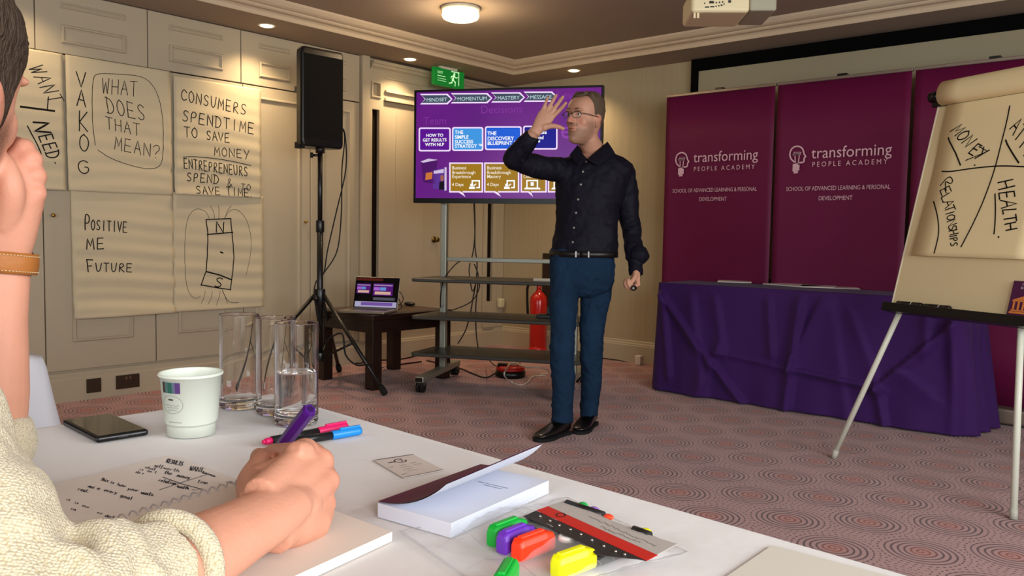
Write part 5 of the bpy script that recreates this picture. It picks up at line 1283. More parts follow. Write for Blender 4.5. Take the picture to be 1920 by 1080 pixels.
# second table with a white cloth at the far left, only its hanging corner shows
t = thing('meeting_table', 'second table under a white cloth at the far left, behind the raised forearm', 'table', (-2.9, .25, 0))
obj('tabletop', MB().box((-3.70, -.01, ZT-.03), (-2.16, .725, ZT-.004)), mat('table_wood', '#6E5A40', .5), t)
for a in (-3.6, -2.28):
    for b in (.09, .62): obj('leg', MB().cyl((a, b, 0), (a, b, ZT-.03), .018), blackm, t)
def cl2(a, b):
    ext = .70; LX, LY = 1.56, .76; A_ = -ext+(LX+2*ext)*a; B_ = -ext+(LY+2*ext)*b
    ca, cb = min(max(A_, 0), LX), min(max(B_, 0), LY); oa, ob_ = A_-ca, B_-cb; r = hypot(oa, ob_)
    if r < 1e-6: return Vector((-2.15-A_, .735-B_, ZT))
    dn = min(.715, r); s = dn/.7
    out = .01+.12*s+.02*s*sin(A_*13)*sin(B_*11+.5)
    return Vector((-2.15-ca-oa/r*out, .735-cb-ob_/r*out, ZT-dn))
o = obj('tablecloth', MB().grid(cl2, 120, 90), mat('white_cloth_cool', '#D2D3DA', .8, spec=.2)); tag(o, 'white cloth hanging from the second table at the far left', 'tablecloth')
# ------------------------------------------------------------------ figures: helpers
def blend(mb, voxel, smooth=4, fac=.5):
    """unite overlapping closed pieces into one continuous skin"""
    me = mb.mesh('tmp') if isinstance(mb, MB) else mb
    o = bpy.data.objects.new('tmp', me); COL.objects.link(o)
    r = o.modifiers.new('r', 'REMESH'); r.mode = 'VOXEL'; r.voxel_size = voxel
    if smooth:
        m = o.modifiers.new('s', 'SMOOTH'); m.factor = fac; m.iterations = smooth
    dg = bpy.context.evaluated_depsgraph_get(); out = bpy.data.meshes.new_from_object(o.evaluated_get(dg))
    bpy.data.objects.remove(o); bpy.data.meshes.remove(me)
    out.polygons.foreach_set('use_smooth', [True]*len(out.polygons)); out.materials.clear()
    return out
def assign(me, fn):
    vs = np.empty(len(me.polygons)*3); me.polygons.foreach_get('center', vs); c = vs.reshape(-1, 3)
    me.polygons.foreach_set('material_index', fn(c).astype(np.int32))
HEAD = [  # height, front, back, half width
 (-.004, .070, -.030, .012), (.0, .080, -.005, .024), (.012, .086, .012, .036), (.03, .086, .035, .048), (.05, .085, .058, .056), (.068, .084, .075, .061), (.09, .082, .086, .066), (.112, .081, .094, .070),
 (.130, .078, .098, .0715), (.150, .086, .101, .073), (.17, .087, .103, .0745), (.19, .080, .099, .072), (.205, .068, .090, .066), (.218, .050, .073, .054), (.228, .027, .048, .036), (.233, .004, .02, .014)]
def head_sec(z):
    for a, b in zip(HEAD[:-1], HEAD[1:]):
        if a[0] <= z <= b[0]:
            t = (z-a[0])/(b[0]-a[0]); return tuple(a[i]+(b[i]-a[i])*t for i in range(1, 4))
    return HEAD[-1][1:] if z > HEAD[-1][0] else HEAD[0][1:]
def head_at(z, w, off=0):   # w: 0 front, pi/2 side, pi back  -> (forward, side, up)
    f, b, hw = head_sec(z); c, s_ = cos(w), sin(w)
    e = 2/2.35
    x = (abs(c)**e)*(f if c > 0 else -(-b if b < 0 else b)); 
    if c <= 0: x = -(abs(c)**e)*b
    y = (abs(s_)**e)*hw*(1 if s_ >= 0 else -1)
    r = hypot(x, y) or 1
    return Vector((x+off*x/r, y+off*y/r, z))
class HeadFrame:
    def __init__(s, O, f, u, k=1.0):
        s.O = Vector(O); s.u = Vector(u).normalized(); f = Vector(f); s.f = (f-s.u*f.dot(s.u)).normalized(); s.s = s.u.cross(s.f); s.k = k
    def P(s, a, b, c): return s.O+(s.f*a+s.s*b+s.u*c)*s.k
    def V(s, v): return s.P(v.x, v.y, v.z)
def head_pieces(mb, H, beard=.0):
    n = 40; zs = [h[0] for h in HEAD]; zz = []
    for a, b in zip(zs[:-1], zs[1:]): zz += [a+(b-a)*i/3 for i in range(3)]
    zz.append(zs[-1])
    vs = [H.V(head_at(z, 2*pi*k/n)) for z in zz for k in range(n)]
    m = len(zz); fs = [(i*n+k, i*n+(k+1) % n, (i+1)*n+(k+1) % n, (i+1)*n+k) for i in range(m-1) for k in range(n)]
    mb.add(vs, fs+[tuple(range(n))[::-1], tuple((m-1)*n+k for k in range(n))])
    def ell(c, r):   # ellipsoid in head axes
        b = MB().ball((0, 0, 0), r, 18, 12); mb.add([H.P(c[0]+p.x, c[1]+p.y, c[2]+p.z) for p in b.v], b.f)
    # nose
    mb.tube([H.P(.080, 0, .138), H.P(.093, 0, .122), H.P(.104, 0, .106), H.P(.107, 0, .098)], [.006*H.k, .0075*H.k, .010*H.k, .011*H.k], 12)
    ell((.104, 0, .098), (.012, .0115, .010)); ell((.094, .012, .095), (.011, .008, .008)); ell((.094, -.012, .095), (.011, .008, .008)); ell((.088, 0, .108), (.014, .013, .016))
    for sg in (1, -1):
        ell((.078, .030*sg, .153), (.012, .025, .0075)); ell((.048, .035*sg, .100), (.026, .027, .032)); ell((.068, .032*sg, .130), (.009, .017, .0095))
        # ear
        ell((-.012, .074*sg, .112), (.018, .008, .030)); ell((-.018, .079*sg, .122), (.014, .006, .018)); ell((-.008, .073*sg, .088), (.008, .006, .010))
    ell((.085, 0, .070), (.009, .022, .0055)); ell((.084, 0, .0605), (.0095, .019, .0065)); ell((.082, 0, .080), (.008, .020, .008)); ell((.080, 0, .018), (.012, .020, .016)); ell((.078, 0, .042), (.010, .022, .010))
def hair_shell(H, name, m, parent, hairline, thick, seed=1, ztop=.236):
    """closed cap of hair: hairline(w) gives the lowest height at angle w (0 front .. pi back)"""
    rr = random.Random(seed); nz = 22; n = 64; vs = []; top = []
    for j in range(nz+1):
        for k in range(n):
            w = 2*pi*k/n; ww = w if w <= pi else 2*pi-w
            z0 = hairline(ww); z = z0+(ztop-.003-z0)*(j/nz)**.8
            zc = min(z, HEAD[-1][0])
            edge = min(1, j/3)
            off = (thick(ww, z) + rr.uniform(-.0012, .0012))*(.25+.75*edge)
            v = head_at(zc, w, off); v.z = z + off*max(0, (z-.19)/.045)
            vs.append(H.V(v))
    mb = MB().add(vs, [(j*n+k, j*n+(k+1) % n, (j+1)*n+(k+1) % n, (j+1)*n+k) for j in range(nz) for k in range(n)] + [tuple(nz*n+k for k in range(n))], True)
    o = obj(name, mb, m, parent); s = o.modifiers.new('s', 'SOLIDIFY'); s.thickness = .006; s.offset = -1
    return o
def hand(mb, Wp, d, nrm, th, k=1.0, curls=((.3, .4, .3),)*4, spread=(.14, .03, -.07, -.18), thumb=None, palm=.095, wide=.042):
    """right/left hand: d along the fingers, nrm out of the BACK of the hand, th towards the thumb side"""
    d = Vector(d).normalized(); nrm = (Vector(nrm)-d*Vector(nrm).dot(d)).normalized(); s = d.cross(nrm); s = s if s.dot(Vector(th)) > 0 else -s
    W_ = Vector(Wp)
    mb.tube([W_-d*.03*k, W_, W_+d*.03*k, W_+d*.065*k, W_+d*(palm-.004)*k, W_+d*(palm+.006)*k], [(.020*k, .029*k), (.020*k, .030*k), (.0185*k, .037*k), (.017*k, wide*k), (.0145*k, (wide-.001)*k), (.010*k, (wide-.005)*k)], 20, up=nrm)
    lens = ((.045, .026, .021), (.049, .030, .022), (.046, .028, .022), (.036, .021, .019)); rad = (.0098, .0100, .0095, .0084)
    tips = []
    for i in range(4):
        base = W_+d*(palm-.006+(.004, .008, .002, -.008)[i])*k+s*(.030, .0105, -.010, -.0285)[i]*k
        dirn = (d+s*spread[i]).normalized(); pts = [base-dirn*.02*k, base]; rs = [rad[i]*k*.95, rad[i]*1.10*k]
        mb.ball(base+nrm*.003*k, rad[i]*1.12*k, 12, 8)
        ax = dirn.cross(-nrm).normalized(); cur = dirn; p = base
        for j in range(3):
            cur = (Quaternion(ax, curls[i][j]) @ cur).normalized(); p = p+cur*lens[i][j]*k
            pts.append(p); rs.append(rad[i]*k*(1.03, .97, .80)[j])
            if j < 2: mb.ball(p, rad[i]*k*(1.06, 1.0)[j], 12, 8)
        q = smoothpath(pts, 3); rr_ = np.interp(np.linspace(0, len(pts)-1, len(q)), range(len(pts)), rs)
        mb.tube(q, [float(x) for x in rr_], 12); mb.ball(pts[-1], rs[-1]*1.0, 12, 8); tips.append(pts[-1])
    tb = thumb or [(.020, .026, -.004), (.050, .048, -.012), (.078, .060, -.016), (.102, .066, -.014)]
    tp = [W_+(d*a+s*b+nrm*c)*k for a, b, c in tb]
    q = smoothpath(tp, 4); rr_ = np.interp(np.linspace(0, 3, len(q)), range(4), [.017*k, .0135*k, .0115*k, .0090*k])
    mb.tube(q, [float(x) for x in rr_], 12); mb.ball(tp[0], .019*k, 12, 8); mb.ball(tp[-1], .0092*k, 12, 8); mb.ball(tp[2], .0118*k, 12, 8)
    return tips
def limbs(mb, pts, rs, seg=20, up=None, n=5):
    q = smoothpath(pts, n); m = len(pts)
    f = lambda i: np.interp(np.linspace(0, m-1, len(q)), range(m), [r[i] if isinstance(r, tuple) else r for r in rs])
    a, b = f(0), f(1) if isinstance(rs[0], tuple) else f(0)
    mb.tube(q, [(float(x), float(y)) for x, y in zip(a, b)], seg, up=up)
    return q
def skin_mat(name, c, beard=None):
    m = mat(name, c, .5, spec=.35, noise=.06, nscale=40, bump=.15, bscale=220, sss=.10, bdist=.003)
    nt = m.node_tree; b = nt.nodes['Principled BSDF']; g = NG(m)
    src = b.inputs['Base Color'].links[0].from_socket
    at_ = nt.nodes.new('ShaderNodeAttribute'); at_.attribute_name = 'flush'
    src = g.mix(g.v('MULTIPLY', at_.outputs['Fac'], .55), src, lin('#C4705C'))
    if beard:
        at = nt.nodes.new('ShaderNodeAttribute'); at.attribute_name = 'beard'
        n = nt.nodes.new('ShaderNodeTexNoise'); n.inputs['Scale'].default_value = 420
        tc = nt.nodes.new('ShaderNodeTexCoord'); nt.links.new(tc.outputs['Object'], n.inputs['Vector'])
        f = g.v('MULTIPLY', at.outputs['Fac'], g.v('ADD', .25, g.v('MULTIPLY', n.outputs['Fac'], .9)))
        src = g.mix(f, src, lin(beard))
    nt.links.new(src, b.inputs['Base Color'])
    return m
def attr(me, name, fn):
    c = np.empty(len(me.vertices)*3); me.vertices.foreach_get('co', c); c = c.reshape(-1, 3)
    a = me.attributes.new(name, 'FLOAT', 'POINT'); a.data.foreach_set('value', np.clip(fn(c), 0, 1).astype(np.float32))
def head_coords(H, c):
    d = c-np.array(H.O); return d@np.array(H.f)/H.k, d@np.array(H.s)/H.k, d@np.array(H.u)/H.k
def sstep(a, b, x): t = np.clip((x-a)/(b-a), 0, 1); return t*t*(3-2*t)
def beard_field(H, full=1.0):
    def fn(c):
        f, s_, z = head_coords(H, c); s_ = np.abs(s_)
        ins = (f > -.03) & (f < .125) & (s_ < .1) & (z > -.03) & (z < .14)
        low = sstep(.080, .056, z)*sstep(-.02, .02, f)
        side = sstep(.062, .03, f)*sstep(-.02, .005, f)*sstep(.118, .09, z)*sstep(.045, .058, s_)
        mou = sstep(.071, .076, z)*sstep(.093, .087, z)*sstep(.06, .075, f)*sstep(.033, .026, s_)
        lip = sstep(.078, .082, f)*sstep(.025, .020, s_)*sstep(.052, .056, z)*sstep(.076, .072, z)
        return np.where(ins, np.maximum(np.maximum(low, side), mou)*(1-lip)*full, 0)
    return fn
def flush_field(H):
    def fn(c):
        f, s_, z = head_coords(H, c); s_ = np.abs(s_)
        ins = (f < .13) & (f > -.06) & (s_ < .1) & (z > 0) & (z < .24)
        nose = sstep(.092, .100, f)*sstep(.085, .09, z)*sstep(.125, .11, z)
        ch = np.exp(-((f-.070)/.03)**2-((s_-.040)/.018)**2-((z-.098)/.018)**2)
        lip = sstep(.078, .084, f)*sstep(.025, .018, s_)*sstep(.053, .058, z)*sstep(.076, .071, z)
        ear = sstep(.070, .076, s_)*(f < .01)
        return np.where(ins, np.maximum.reduce([nose*.8, ch*.7, lip, ear*.6]), 0)
    return fn
_tex = {}
def crumple(o, scale, strength, mid=.5, detail=2):
    k = (scale, detail)
    if k not in _tex:
        t = bpy.data.textures.new('crumple', 'CLOUDS'); t.noise_scale = scale; t.noise_depth = detail; _tex[k] = t
    m = o.modifiers.new('crumple', 'DISPLACE'); m.texture = _tex[k]; m.strength = strength; m.mid_level = mid; m.texture_coords = 'LOCAL'

# ------------------------------------------------------------------ the presenter
FH = Vector((FW.x, FW.y, 0)).normalized(); RH = Vector((FH.y, -FH.x, 0))
skinA = skin_mat('skin_presenter', '#C6957B', '#8A6B58')
shirtm = mat('navy_shirt', '#0B0A18', .7, spec=.25, noise=.1, nscale=12); jeansm = mat('denim', '#1A2F46', .9, spec=.12, noise=.35, nscale=9, bump=.25, bscale=500, bdist=.002)
hairm = mat('greying_hair', '#5E4D3C', .7, noise=.4, nscale=120, bump=.8, bscale=160, stretch=(1, 1, .4))
T0 = 4.33
def Q(px, py, t=T0): return ond(px, py, t)
man = thing('person', 'standing man in navy shirt and jeans with one hand raised, in front of the television', 'person', (Q(1072, 815, 4.35).x, Q(1072, 815, 4.35).y, 0))
# torso facing: towards the camera, turned a little to the left of the picture
tf = (-FH*.97-RH*.22).normalized()
hf = (-FH*cos(radians(46))-RH*sin(radians(46))).normalized()
core, shirt, jeans = MB(), MB(), MB()
def torso(mb, rows, up): mb.tube([r[0] for r in rows], [(r[2], r[1]) for r in rows], 32, up=up)
m_ = T0/FPX
rows = [(Q(1095, 486), 59*m_, .112), (Q(1095, 476), 60.5*m_, .117), (Q(1096, 466), 62*m_, .120), (Q(1099, 445), 60*m_, .112), (Q(1099, 415), 58.5*m_, .110), (Q(1102, 385), 60*m_, .114), (Q(1106, 355), 66*m_, .118), (Q(1109, 332), 71*m_, .114), (Q(1111, 315), 75*m_, .102), (Q(1112, 303), 69*m_, .088), (Q(1112, 294), 52*m_, .076), (Q(1112, 287), 33*m_, .068), (Q(1112, 281), 25*m_, .062)]
torso(shirt, rows, tf)
sh = lambda d: [(p, a-d, b-d) for p, a, b in rows]
torso(core, sh(.012), tf)
SRt, SLt = Q(1054, 320, 4.31), Q(1167, 322, 4.345)
for p in (SRt, SLt): shirt.ball(p, .062); core.ball(p, .045)
# raised arm (left in the picture)
Er, Wr_ = Q(962, 299, 4.16), Q(1008, 241, 4.06)
limbs(shirt, [Q(1072, 325, 4.33), SRt, Q(1005, 312, 4.23), Er+(Er-SRt)*.04], [.070, .066, .060, .050], up=Z)
shirt.ball(Er, .052)
cuffR = Er.lerp(Wr_, .80)
limbs(shirt, [Er, Er.lerp(Wr_, .3), Er.lerp(Wr_, .6), cuffR], [.052, .053, .047, .040])
limbs(core, [SRt, Er], [.045, .038]); limbs(core, [Er, Er.lerp(Wr_, .3), Wr_], [.038, .040, .0265])
hd = (Q(1046, 186, 4.07)-Wr_).normalized(); ht = (Q(1059, 236, 4.06)-Wr_)
hn = hd.cross(ht).normalized(); hn = hn if hn.dot(FH) > 0 else -hn
hand(core, Wr_, hd, hn, ht, 1.0, curls=((.25, .25, .2), (.12, .18, .15), (.1, .15, .15), (.12, .2, .15)), spread=(.22, .07, -.06, -.2), thumb=[(.022, .026, -.006), (.045, .050, -.012), (.060, .080, -.016), (.066, .106, -.016)])
# hanging arm (right in the picture)
El, Wl = Q(1181, 412, 4.37), Q(1192, 508, 4.25)
limbs(shirt, [Q(1150, 322, 4.35), SLt, Q(1176, 362, 4.36), El, Q(1186, 450, 4.33), Q(1191, 484, 4.28)], [.066, .064, .060, .054, .048, .050], up=tf)
limbs(shirt, [Q(1196, 468, 4.28), Q(1197, 480, 4.265), Q(1193, 490, 4.26)], [.040, .052, .038])
limbs(shirt, [Q(1191, 484, 4.28), Q(1192, 498, 4.26), Q(1192.5, 515, 4.24)], [.042, .036, .040])
limbs(core, [SLt, El, Wl], [.045, .038, .026], up=tf)
dl = (Z*-1+tf*.35).normalized()
hl_n = (RH*.8+FH*.35)
tipsL = hand(core, Wl, dl, hl_n, tf*1-RH*.3, .98, curls=((1.0, 1.3, .8), (1.1, 1.35, .9), (1.15, 1.4, .9), (1.2, 1.4, .9)), spread=(.05, .02, -.02, -.05), thumb=[(.020, .022, -.010), (.048, .034, -.024), (.072, .034, -.038), (.092, .028, -.046)], palm=.082)
# neck and head
HO = Q(1092.5, 270.5, 4.245)
HM = HeadFrame(HO, hf, (Z+RH*.05-FH*.02).normalized(), 1.07)
core.tube([Q(1113, 296, 4.33), Q(1112, 280, 4.31), HM.P(-.03, 0, .03), HM.P(-.03, 0, .07)], [.062, .058, .056, .055], 20)
head_pieces(core, HM)
# hips and legs
hip = [(Q(1094, 474.5), 60.5*m_, .117), (Q(1092, 486), 62*m_, .122), (Q(1091, 500), 62*m_, .122), (Q(1091, 520), 61*m_, .112), (Q(1088, 538), 55*m_, .094), (Q(1087, 550), 40*m_, .070), (Q(1087, 556), 24*m_, .045)]
torso(jeans, hip, tf); torso(core, [(p, a-.02, b-.02) for p, a, b in hip], tf)
def leg(pts, rj): limbs(jeans, pts, rj, up=tf, n=6); limbs(core, pts[:-1], [(a-.018, b-.018) for a, b in rj[:-1]], up=tf)
g = m_
leg([Q(1063, 505, 4.33), Q(1057, 560, 4.33), Q(1055, 610, 4.30), Q(1055, 650, 4.27), Q(1055, 700, 4.27), Q(1055, 745, 4.28), Q(1055, 778, 4.29), Q(1054, 792, 4.29)], [(.088, 30*g), (.090, 26.5*g), (.078, 24*g), (.068, 22.5*g), (.066, 22*g), (.060, 20.5*g), (.060, 19.5*g), (.062, 20*g)])
leg([Q(1121, 505, 4.34), Q(1117, 560, 4.38), Q(1110, 610, 4.38), Q(1109, 650, 4.38), Q(1109, 700, 4.43), Q(1107, 740, 4.46), Q(1104, 772, 4.47), Q(1104, 781, 4.47)], [(.088, 31*g), (.088, 30*g), (.076, 24*g), (.066, 22.5*g), (.064, 21*g), (.056, 18*g), (.055, 17*g), (.056, 17.5*g)])
# wrinkles of the shirt sleeves
for pts in (((1000, 290, 4.19), (1005, 312, 4.165), (995, 332, 4.19)), ((975, 285, 4.14), (982, 305, 4.11), (976, 325, 4.14)), ((1025, 296, 4.24), (1032, 318, 4.22), (1024, 338, 4.25)), ((1166, 400, 4.34), (1182, 408, 4.315), (1198, 402, 4.34)), ((1168, 424, 4.32), (1184, 430, 4.295), (1200, 424, 4.32))):
    shirt.tube(smoothpath([Q(*p) for p in pts], 4), [.003]+[.007]*7+[.003], 8)
bm_ = blend(core, .0035, 3)
attr(bm_, 'beard', beard_field(HM)); attr(bm_, 'flush', flush_field(HM))
body_o = obj('body', bm_, skinA, man)
so = obj('shirt', blend(shirt, .006, 6), shirtm, man)
jo = obj('jeans', blend(jeans, .006, 12), jeansm, man)
# open neckline: cut the shirt away above a V
def cut_v(me):
    bm = bmesh.new(); bm.from_mesh(me); c0 = Q(1101, 299, 4.22); sd = tf.cross(Z)
    dead = []
    for f in bm.faces:
        c = f.calc_center_median(); d = c-cn; s_ = d.dot(sd)-(c0-cn).dot(sd); 
        if d.dot(tf) > -.02 and c.z > c0.z+abs(s_)*1.05 and abs(s_) < .075: dead.append(f)
    bmesh.ops.delete(bm, geom=dead, context='FACES'); bm.to_mesh(me); bm.free()
cn = Q(1112, 288, 4.315)
cut_v(so.data)
crumple(so, .09, .022); crumple(so, .035, .006); crumple(jo, .10, .020); crumple(jo, .028, .009)
# collar, buttons, belt
def colr(a, b):
    w = radians(62)+a*radians(236); dd = tf*cos(w)+tf.cross(Z)*sin(w)
    return cn + dd*(.071+.012*b) + Z*(.040-.048*b)
def flap(c4):      # four corners (px, py, t): neck end, V end, tip, outer end
    P = [Q(*k) for k in c4]
    def fn(a, b):
        p = P[0].lerp(P[1], a).lerp(P[3].lerp(P[2], a), b); return p-FH*.010*sin(b*pi)
    return fn
for fn_ in (colr, flap(((1083, 272, 4.262), (1099, 299, 4.196), (1083, 312, 4.185), (1068, 291, 4.235))), flap(((1139, 266, 4.285), (1100, 299, 4.196), (1122, 310, 4.185), (1154, 290, 4.262)))):
    o = obj('collar', MB().grid(fn_, 24, 6), shirtm, so); s_ = o.modifiers.new('s', 'SOLIDIFY'); s_.thickness = .004; s_.offset = 0
btm = mat('shirt_button', '#8E8A84', .35)
for px, py in ((1099, 303), (1093, 322), (1089, 346), (1084, 374), (1080, 399), (1076, 427), (1074, 454)):
    # put each button on the shirt front, found by a ray from the room side
    o_, d_ = CAM, ray(px, py).normalized()
    dg = bpy.context.evaluated_depsgraph_get()
    ok, hit, nrm_, _ = so.evaluated_get(dg).ray_cast(so.matrix_world.inverted() @ o_, d_)
    if ok: obj('button', MB().lathe([(0, .003), (.0045, .003), (.0058, .0015), (.0058, 0)], hit-d_*.0005, 14, nrm_), btm, so)
bl_m = mat('black_leather', '#0D0C0C', .4)
bt = MB(); nb = 48
def beltp(a, b):
    w = a*2*pi; c = Q(1094, 476); rx, ry = 64.8*m_, .1285; sd = tf.cross(Z)
    return c + tf*(cos(w)*ry)+sd*(sin(w)*rx)+Z*(-.016+.032*b)
o = obj('belt', bt.grid(beltp, nb, 2), bl_m, man); s_ = o.modifiers.new('s', 'SOLIDIFY'); s_.thickness = .004; s_.offset = 1
c = Q(1094, 476)+tf*.132-tf.cross(Z)*.0
for dx_ in (-.045, .02): obj('buckle', MB().fr(c, tf.cross(Z), Z, tf, (dx_-.004, -.015, -.004), (dx_+.004, .015, .003)), mat('buckle_metal', '#8E8B84', .3, metal=1), o)
# shoes
def shoe(heel, toe, t_name):
    h, t_ = Vector(heel), Vector(toe); h.z = t_.z = 0; d = (t_-h).normalized(); s_ = Vector((-d.y, d.x, 0)); L = (t_-h).length
    secs = [(0, .026, .10), (.02, .033, .112), (.07, .036, .115), (.11, .038, .092), (.15, .042, .072), (.19, .046, .058), (.23, .045, .048), (.265, .036, .040), (.285, .020, .030)]
    up = MB()
    vs = []; n = 20
    for x, w, hh in secs:
        x = x*L/.285
        for k in range(n):
            a = 2*pi*k/n; c_, s2 = cos(a), sin(a)
            yy = w*abs(c_)**.8*(1 if c_ > 0 else -1); zz_ = .018+(hh-.018)*(.5+.5*(abs(s2)**.8)*(1 if s2 > 0 else -1))
            yy *= 1-.35*max(0, (zz_-.05)/.09)
            vs.append(h+d*x+s_*yy+Z*zz_)
    fs = [(i*n+k, i*n+(k+1) % n, (i+1)*n+(k+1) % n, (i+1)*n+k) for i in range(len(secs)-1) for k in range(n)]
    up.add(vs, fs+[tuple(range(n))[::-1], tuple((len(secs)-1)*n+k for k in range(n))], True)
    o = obj('shoe', up, mat('shoe_leather', '#0E0C0B', .28, coat=.3), man, sub=1, fixn=True)
    so_ = MB(); ol = []
    for x, w in ((-.004, .0), (0, .028), (.03, .036), (.09, .034), (.13, .037), (.19, .050), (.235, .048), (.272, .036), (.29, .016), (.294, 0)): ol.append((x*L/.285, w))
    pts = [h+d*x+s_*w for x, w in ol]+[h+d*x-s_*w for x, w in ol[-2:0:-1]]
    obj('sole', so_.prism([p+Z*.001 for p in pts], Z*.015), rubber, o, fixn=True)
    lc = MB()
    for x in (.118, .136, .154, .17): lc.tube([h+d*(x*L/.285)+s_*w+Z*z for w, z in ((-.020, .083-(x-.11)*.62), (0, .094-(x-.11)*.6), (.020, .083-(x-.11)*.62))], .0028, 6)
    obj('lace', lc, rubber, o)
shoe(onz(1066, 814, 0)+FH*.02, onz(1006, 829, 0), 'shoe'); shoe(onz(1114, 796, 0)+FH*.02, onz(1083, 815, 0), 'shoe')
# hair, eyes, glasses
hair_shell(HM, 'hair', hairm, man, lambda w: np.interp(w, [0, .45, .75, 1.05, 1.35, 1.5, 1.75, 2.0, 2.4, pi], [.215, .219, .227, .213, .186, .130, .135, .108, .078, .062]), lambda w, z: .003+.013*max(0, (z-.190)/.045)*(1+.5*sin(w*9)*sin(z*160))+.003*min(1, max(0, (w-1.2))), 3)
def eyes(H, parent, iris, lids=True):
    for sg in (1, -1):
        c = H.P(.0690, .0315*sg, .1315); e = obj('eye', MB().ball(c, .0118*H.k, 20, 14), mat('eye_white', '#C9BDB2', .2), parent)
        g_ = (H.f-H.s*0).normalized(); obj('iris', MB().lathe([(0, .0008), (.0045, .0004), (.0055, -.0012)], c+g_*.0118*H.k, 16, g_), mat(iris, '#2E2018', .2), e)
        b = MB().tube(smoothpath([H.P(.085, .014*sg, .1555), H.P(.0885, .030*sg, .158), H.P(.076, .050*sg, .1525)], 5), [.0028]*10+[.0015], 8); obj('eyebrow', b, mat('eyebrow', '#5A4030', .8), parent)
        if not lids: continue
        l_ = MB().tube(smoothpath([H.P(.0760, .018*sg, .134), H.P(.0818, .0315*sg, .1400), H.P(.0715, .046*sg, .133)], 5), .0022, 6); obj('eyelid', l_, MATS['skin_presenter'], parent)
eyes(HM, man, 'iris_brown')
glm = mat('glasses_frame', '#1B1513', .3); gp = thing('eyeglasses', 'thin dark framed glasses worn by the standing man', 'glasses', HM.P(.10, 0, .13))
for sg in (1, -1):
    c = (.0985, .0335*sg, .1285); pts = []
    for k in range(25):
        w = 2*pi*k/24; pts.append(HM.P(c[0]-.010*(abs((c[1]+.0235*cos(w)))/.06)**2, c[1]+.0235*cos(w)*1, c[2]+.0165*sin(w)*(1-.12*(sin(w) > 0))))
    rim = obj('rim', MB().tube(pts, .0012, 6, cap=False), glm, gp)
    obj('top_bar', MB().tube(pts[1:12], .0019, 6), glm, gp)
    obj('lens', MB().poly(pts[:-1]), mat('lens_glass', '#FFFFFF', .02, alpha=.07, spec=.6), gp)
    obj('temple', MB().tube(smoothpath([HM.P(.090, .0575*sg, .133), HM.P(.080, .0735*sg, .133), HM.P(.03, .0785*sg, .130), HM.P(-.012, .082*sg, .126)], 5), .0017, 6), glm, gp)
obj('bridge', MB().tube(smoothpath([HM.P(.0985, .0105, .133), HM.P(.103, 0, .135), HM.P(.0985, -.0105, .133)], 4), .0013, 6), glm, gp)
mth = MB().tube(smoothpath([HM.P(.0800, .021, .0645), HM.P(.0925, .008, .0652), HM.P(.0935, 0, .0652), HM.P(.0925, -.008, .0652), HM.P(.0800, -.021, .0645)], 4), [.0006]+[.0018]*15+[.0006], 6); obj('mouth_line', mth, mat('lip_dark', '#5E3028', .6), man)
# presentation clicker in the lowered hand
cp_ = Wl+dl*.088+tf*.030-RH*.002
t = thing('clicker', 'small black presentation clicker held in the lowered hand of the standing man', 'remote', cp_)
obj('body', MB().tube([cp_-tf*.045-Z*.0, cp_-tf*.035, cp_+tf*.035, cp_+tf*.042], [.009, .0145, .0145, .010], 14), blackp, t)
obj('button', MB().lathe([(0, .002), (.004, .002), (.0045, 0)], cp_+tf*.042, 12, tf), mat('pen_band', '#C9C2B0', .4), t)
# ------------------------------------------------------------------ the seated person writing at the near table
skinB = skin_mat('skin_seated', '#D2967C', '#4A3424')
knit = mat('cream_knit', '#D8CDB2', .95, spec=.1, sheen=.3)
def knit_nodes(m):
    nt = m.node_tree; b = nt.nodes['Principled BSDF']; g = NG(m)
    tc = nt.nodes.new('ShaderNodeTexCoord')
    mp = nt.nodes.new('ShaderNodeMapping'); mp.inputs['Rotation'].default_value = (.5, .35, .7); mp.inputs['Scale'].default_value = (1, 1, 1.25); nt.links.new(tc.outputs['Object'], mp.inputs['Vector'])
    v = nt.nodes.new('ShaderNodeTexVoronoi'); v.inputs['Scale'].default_value = 400; v.inputs['Randomness'].default_value = .55; nt.links.new(mp.outputs['Vector'], v.inputs['Vector'])
    n = nt.nodes.new('ShaderNodeTexNoise'); n.inputs['Scale'].default_value = 90; nt.links.new(tc.outputs['Object'], n.inputs['Vector'])
    h = g.v('SUBTRACT', 1, v.outputs['Distance'])
    col = g.mix(g.v('MINIMUM', 1, g.v('MULTIPLY', g.v('POWER', v.outputs['Distance'], 2.0), 1.6)), lin('#E4D8BD'), lin('#B3A37F'))
    col = g.mix(g.v('MULTIPLY', n.outputs['Fac'], .3), col, lin('#D2C5A6'))
    nt.links.new(col, b.inputs['Base Color'])
    bp = nt.nodes.new('ShaderNodeBump'); bp.inputs['Strength'].default_value = .9; bp.inputs['Distance'].default_value = .0016
    nt.links.new(h, bp.inputs['Height']); nt.links.new(bp.outputs['Normal'], b.inputs['Normal'])
knit_nodes(knit)
sit = thing('person', 'seated person in a cream knitted sweater writing in the notebook, chin propped on one fist', 'person', (-.92, -.12, 0))
sB, kB = MB(), MB()
# --- writing arm
Wb = onz(500, 968, .789)
Eb = ond(40, 1225, .535)
ax = (Wb-Eb).normalized()
fwd_up = Z
q_ = limbs(sB, [Eb, Eb.lerp(Wb, .35), Eb.lerp(Wb, .62), Eb.lerp(Wb, .85), Wb, Wb.lerp(onz(592, 895, .80), .30), Wb.lerp(onz(592, 895, .80), .60)], [(.040, .042), (.037, .041), (.032, .038), (.0265, .0345), (.0245, .032), (.021, .031), (.010, .020)], 24, up=Z)
MCP = [onz(572, 848, .822), onz(600, 866, .812), onz(612, 902, .796), onz(606, 944, .775)]
for a in MCP: pass
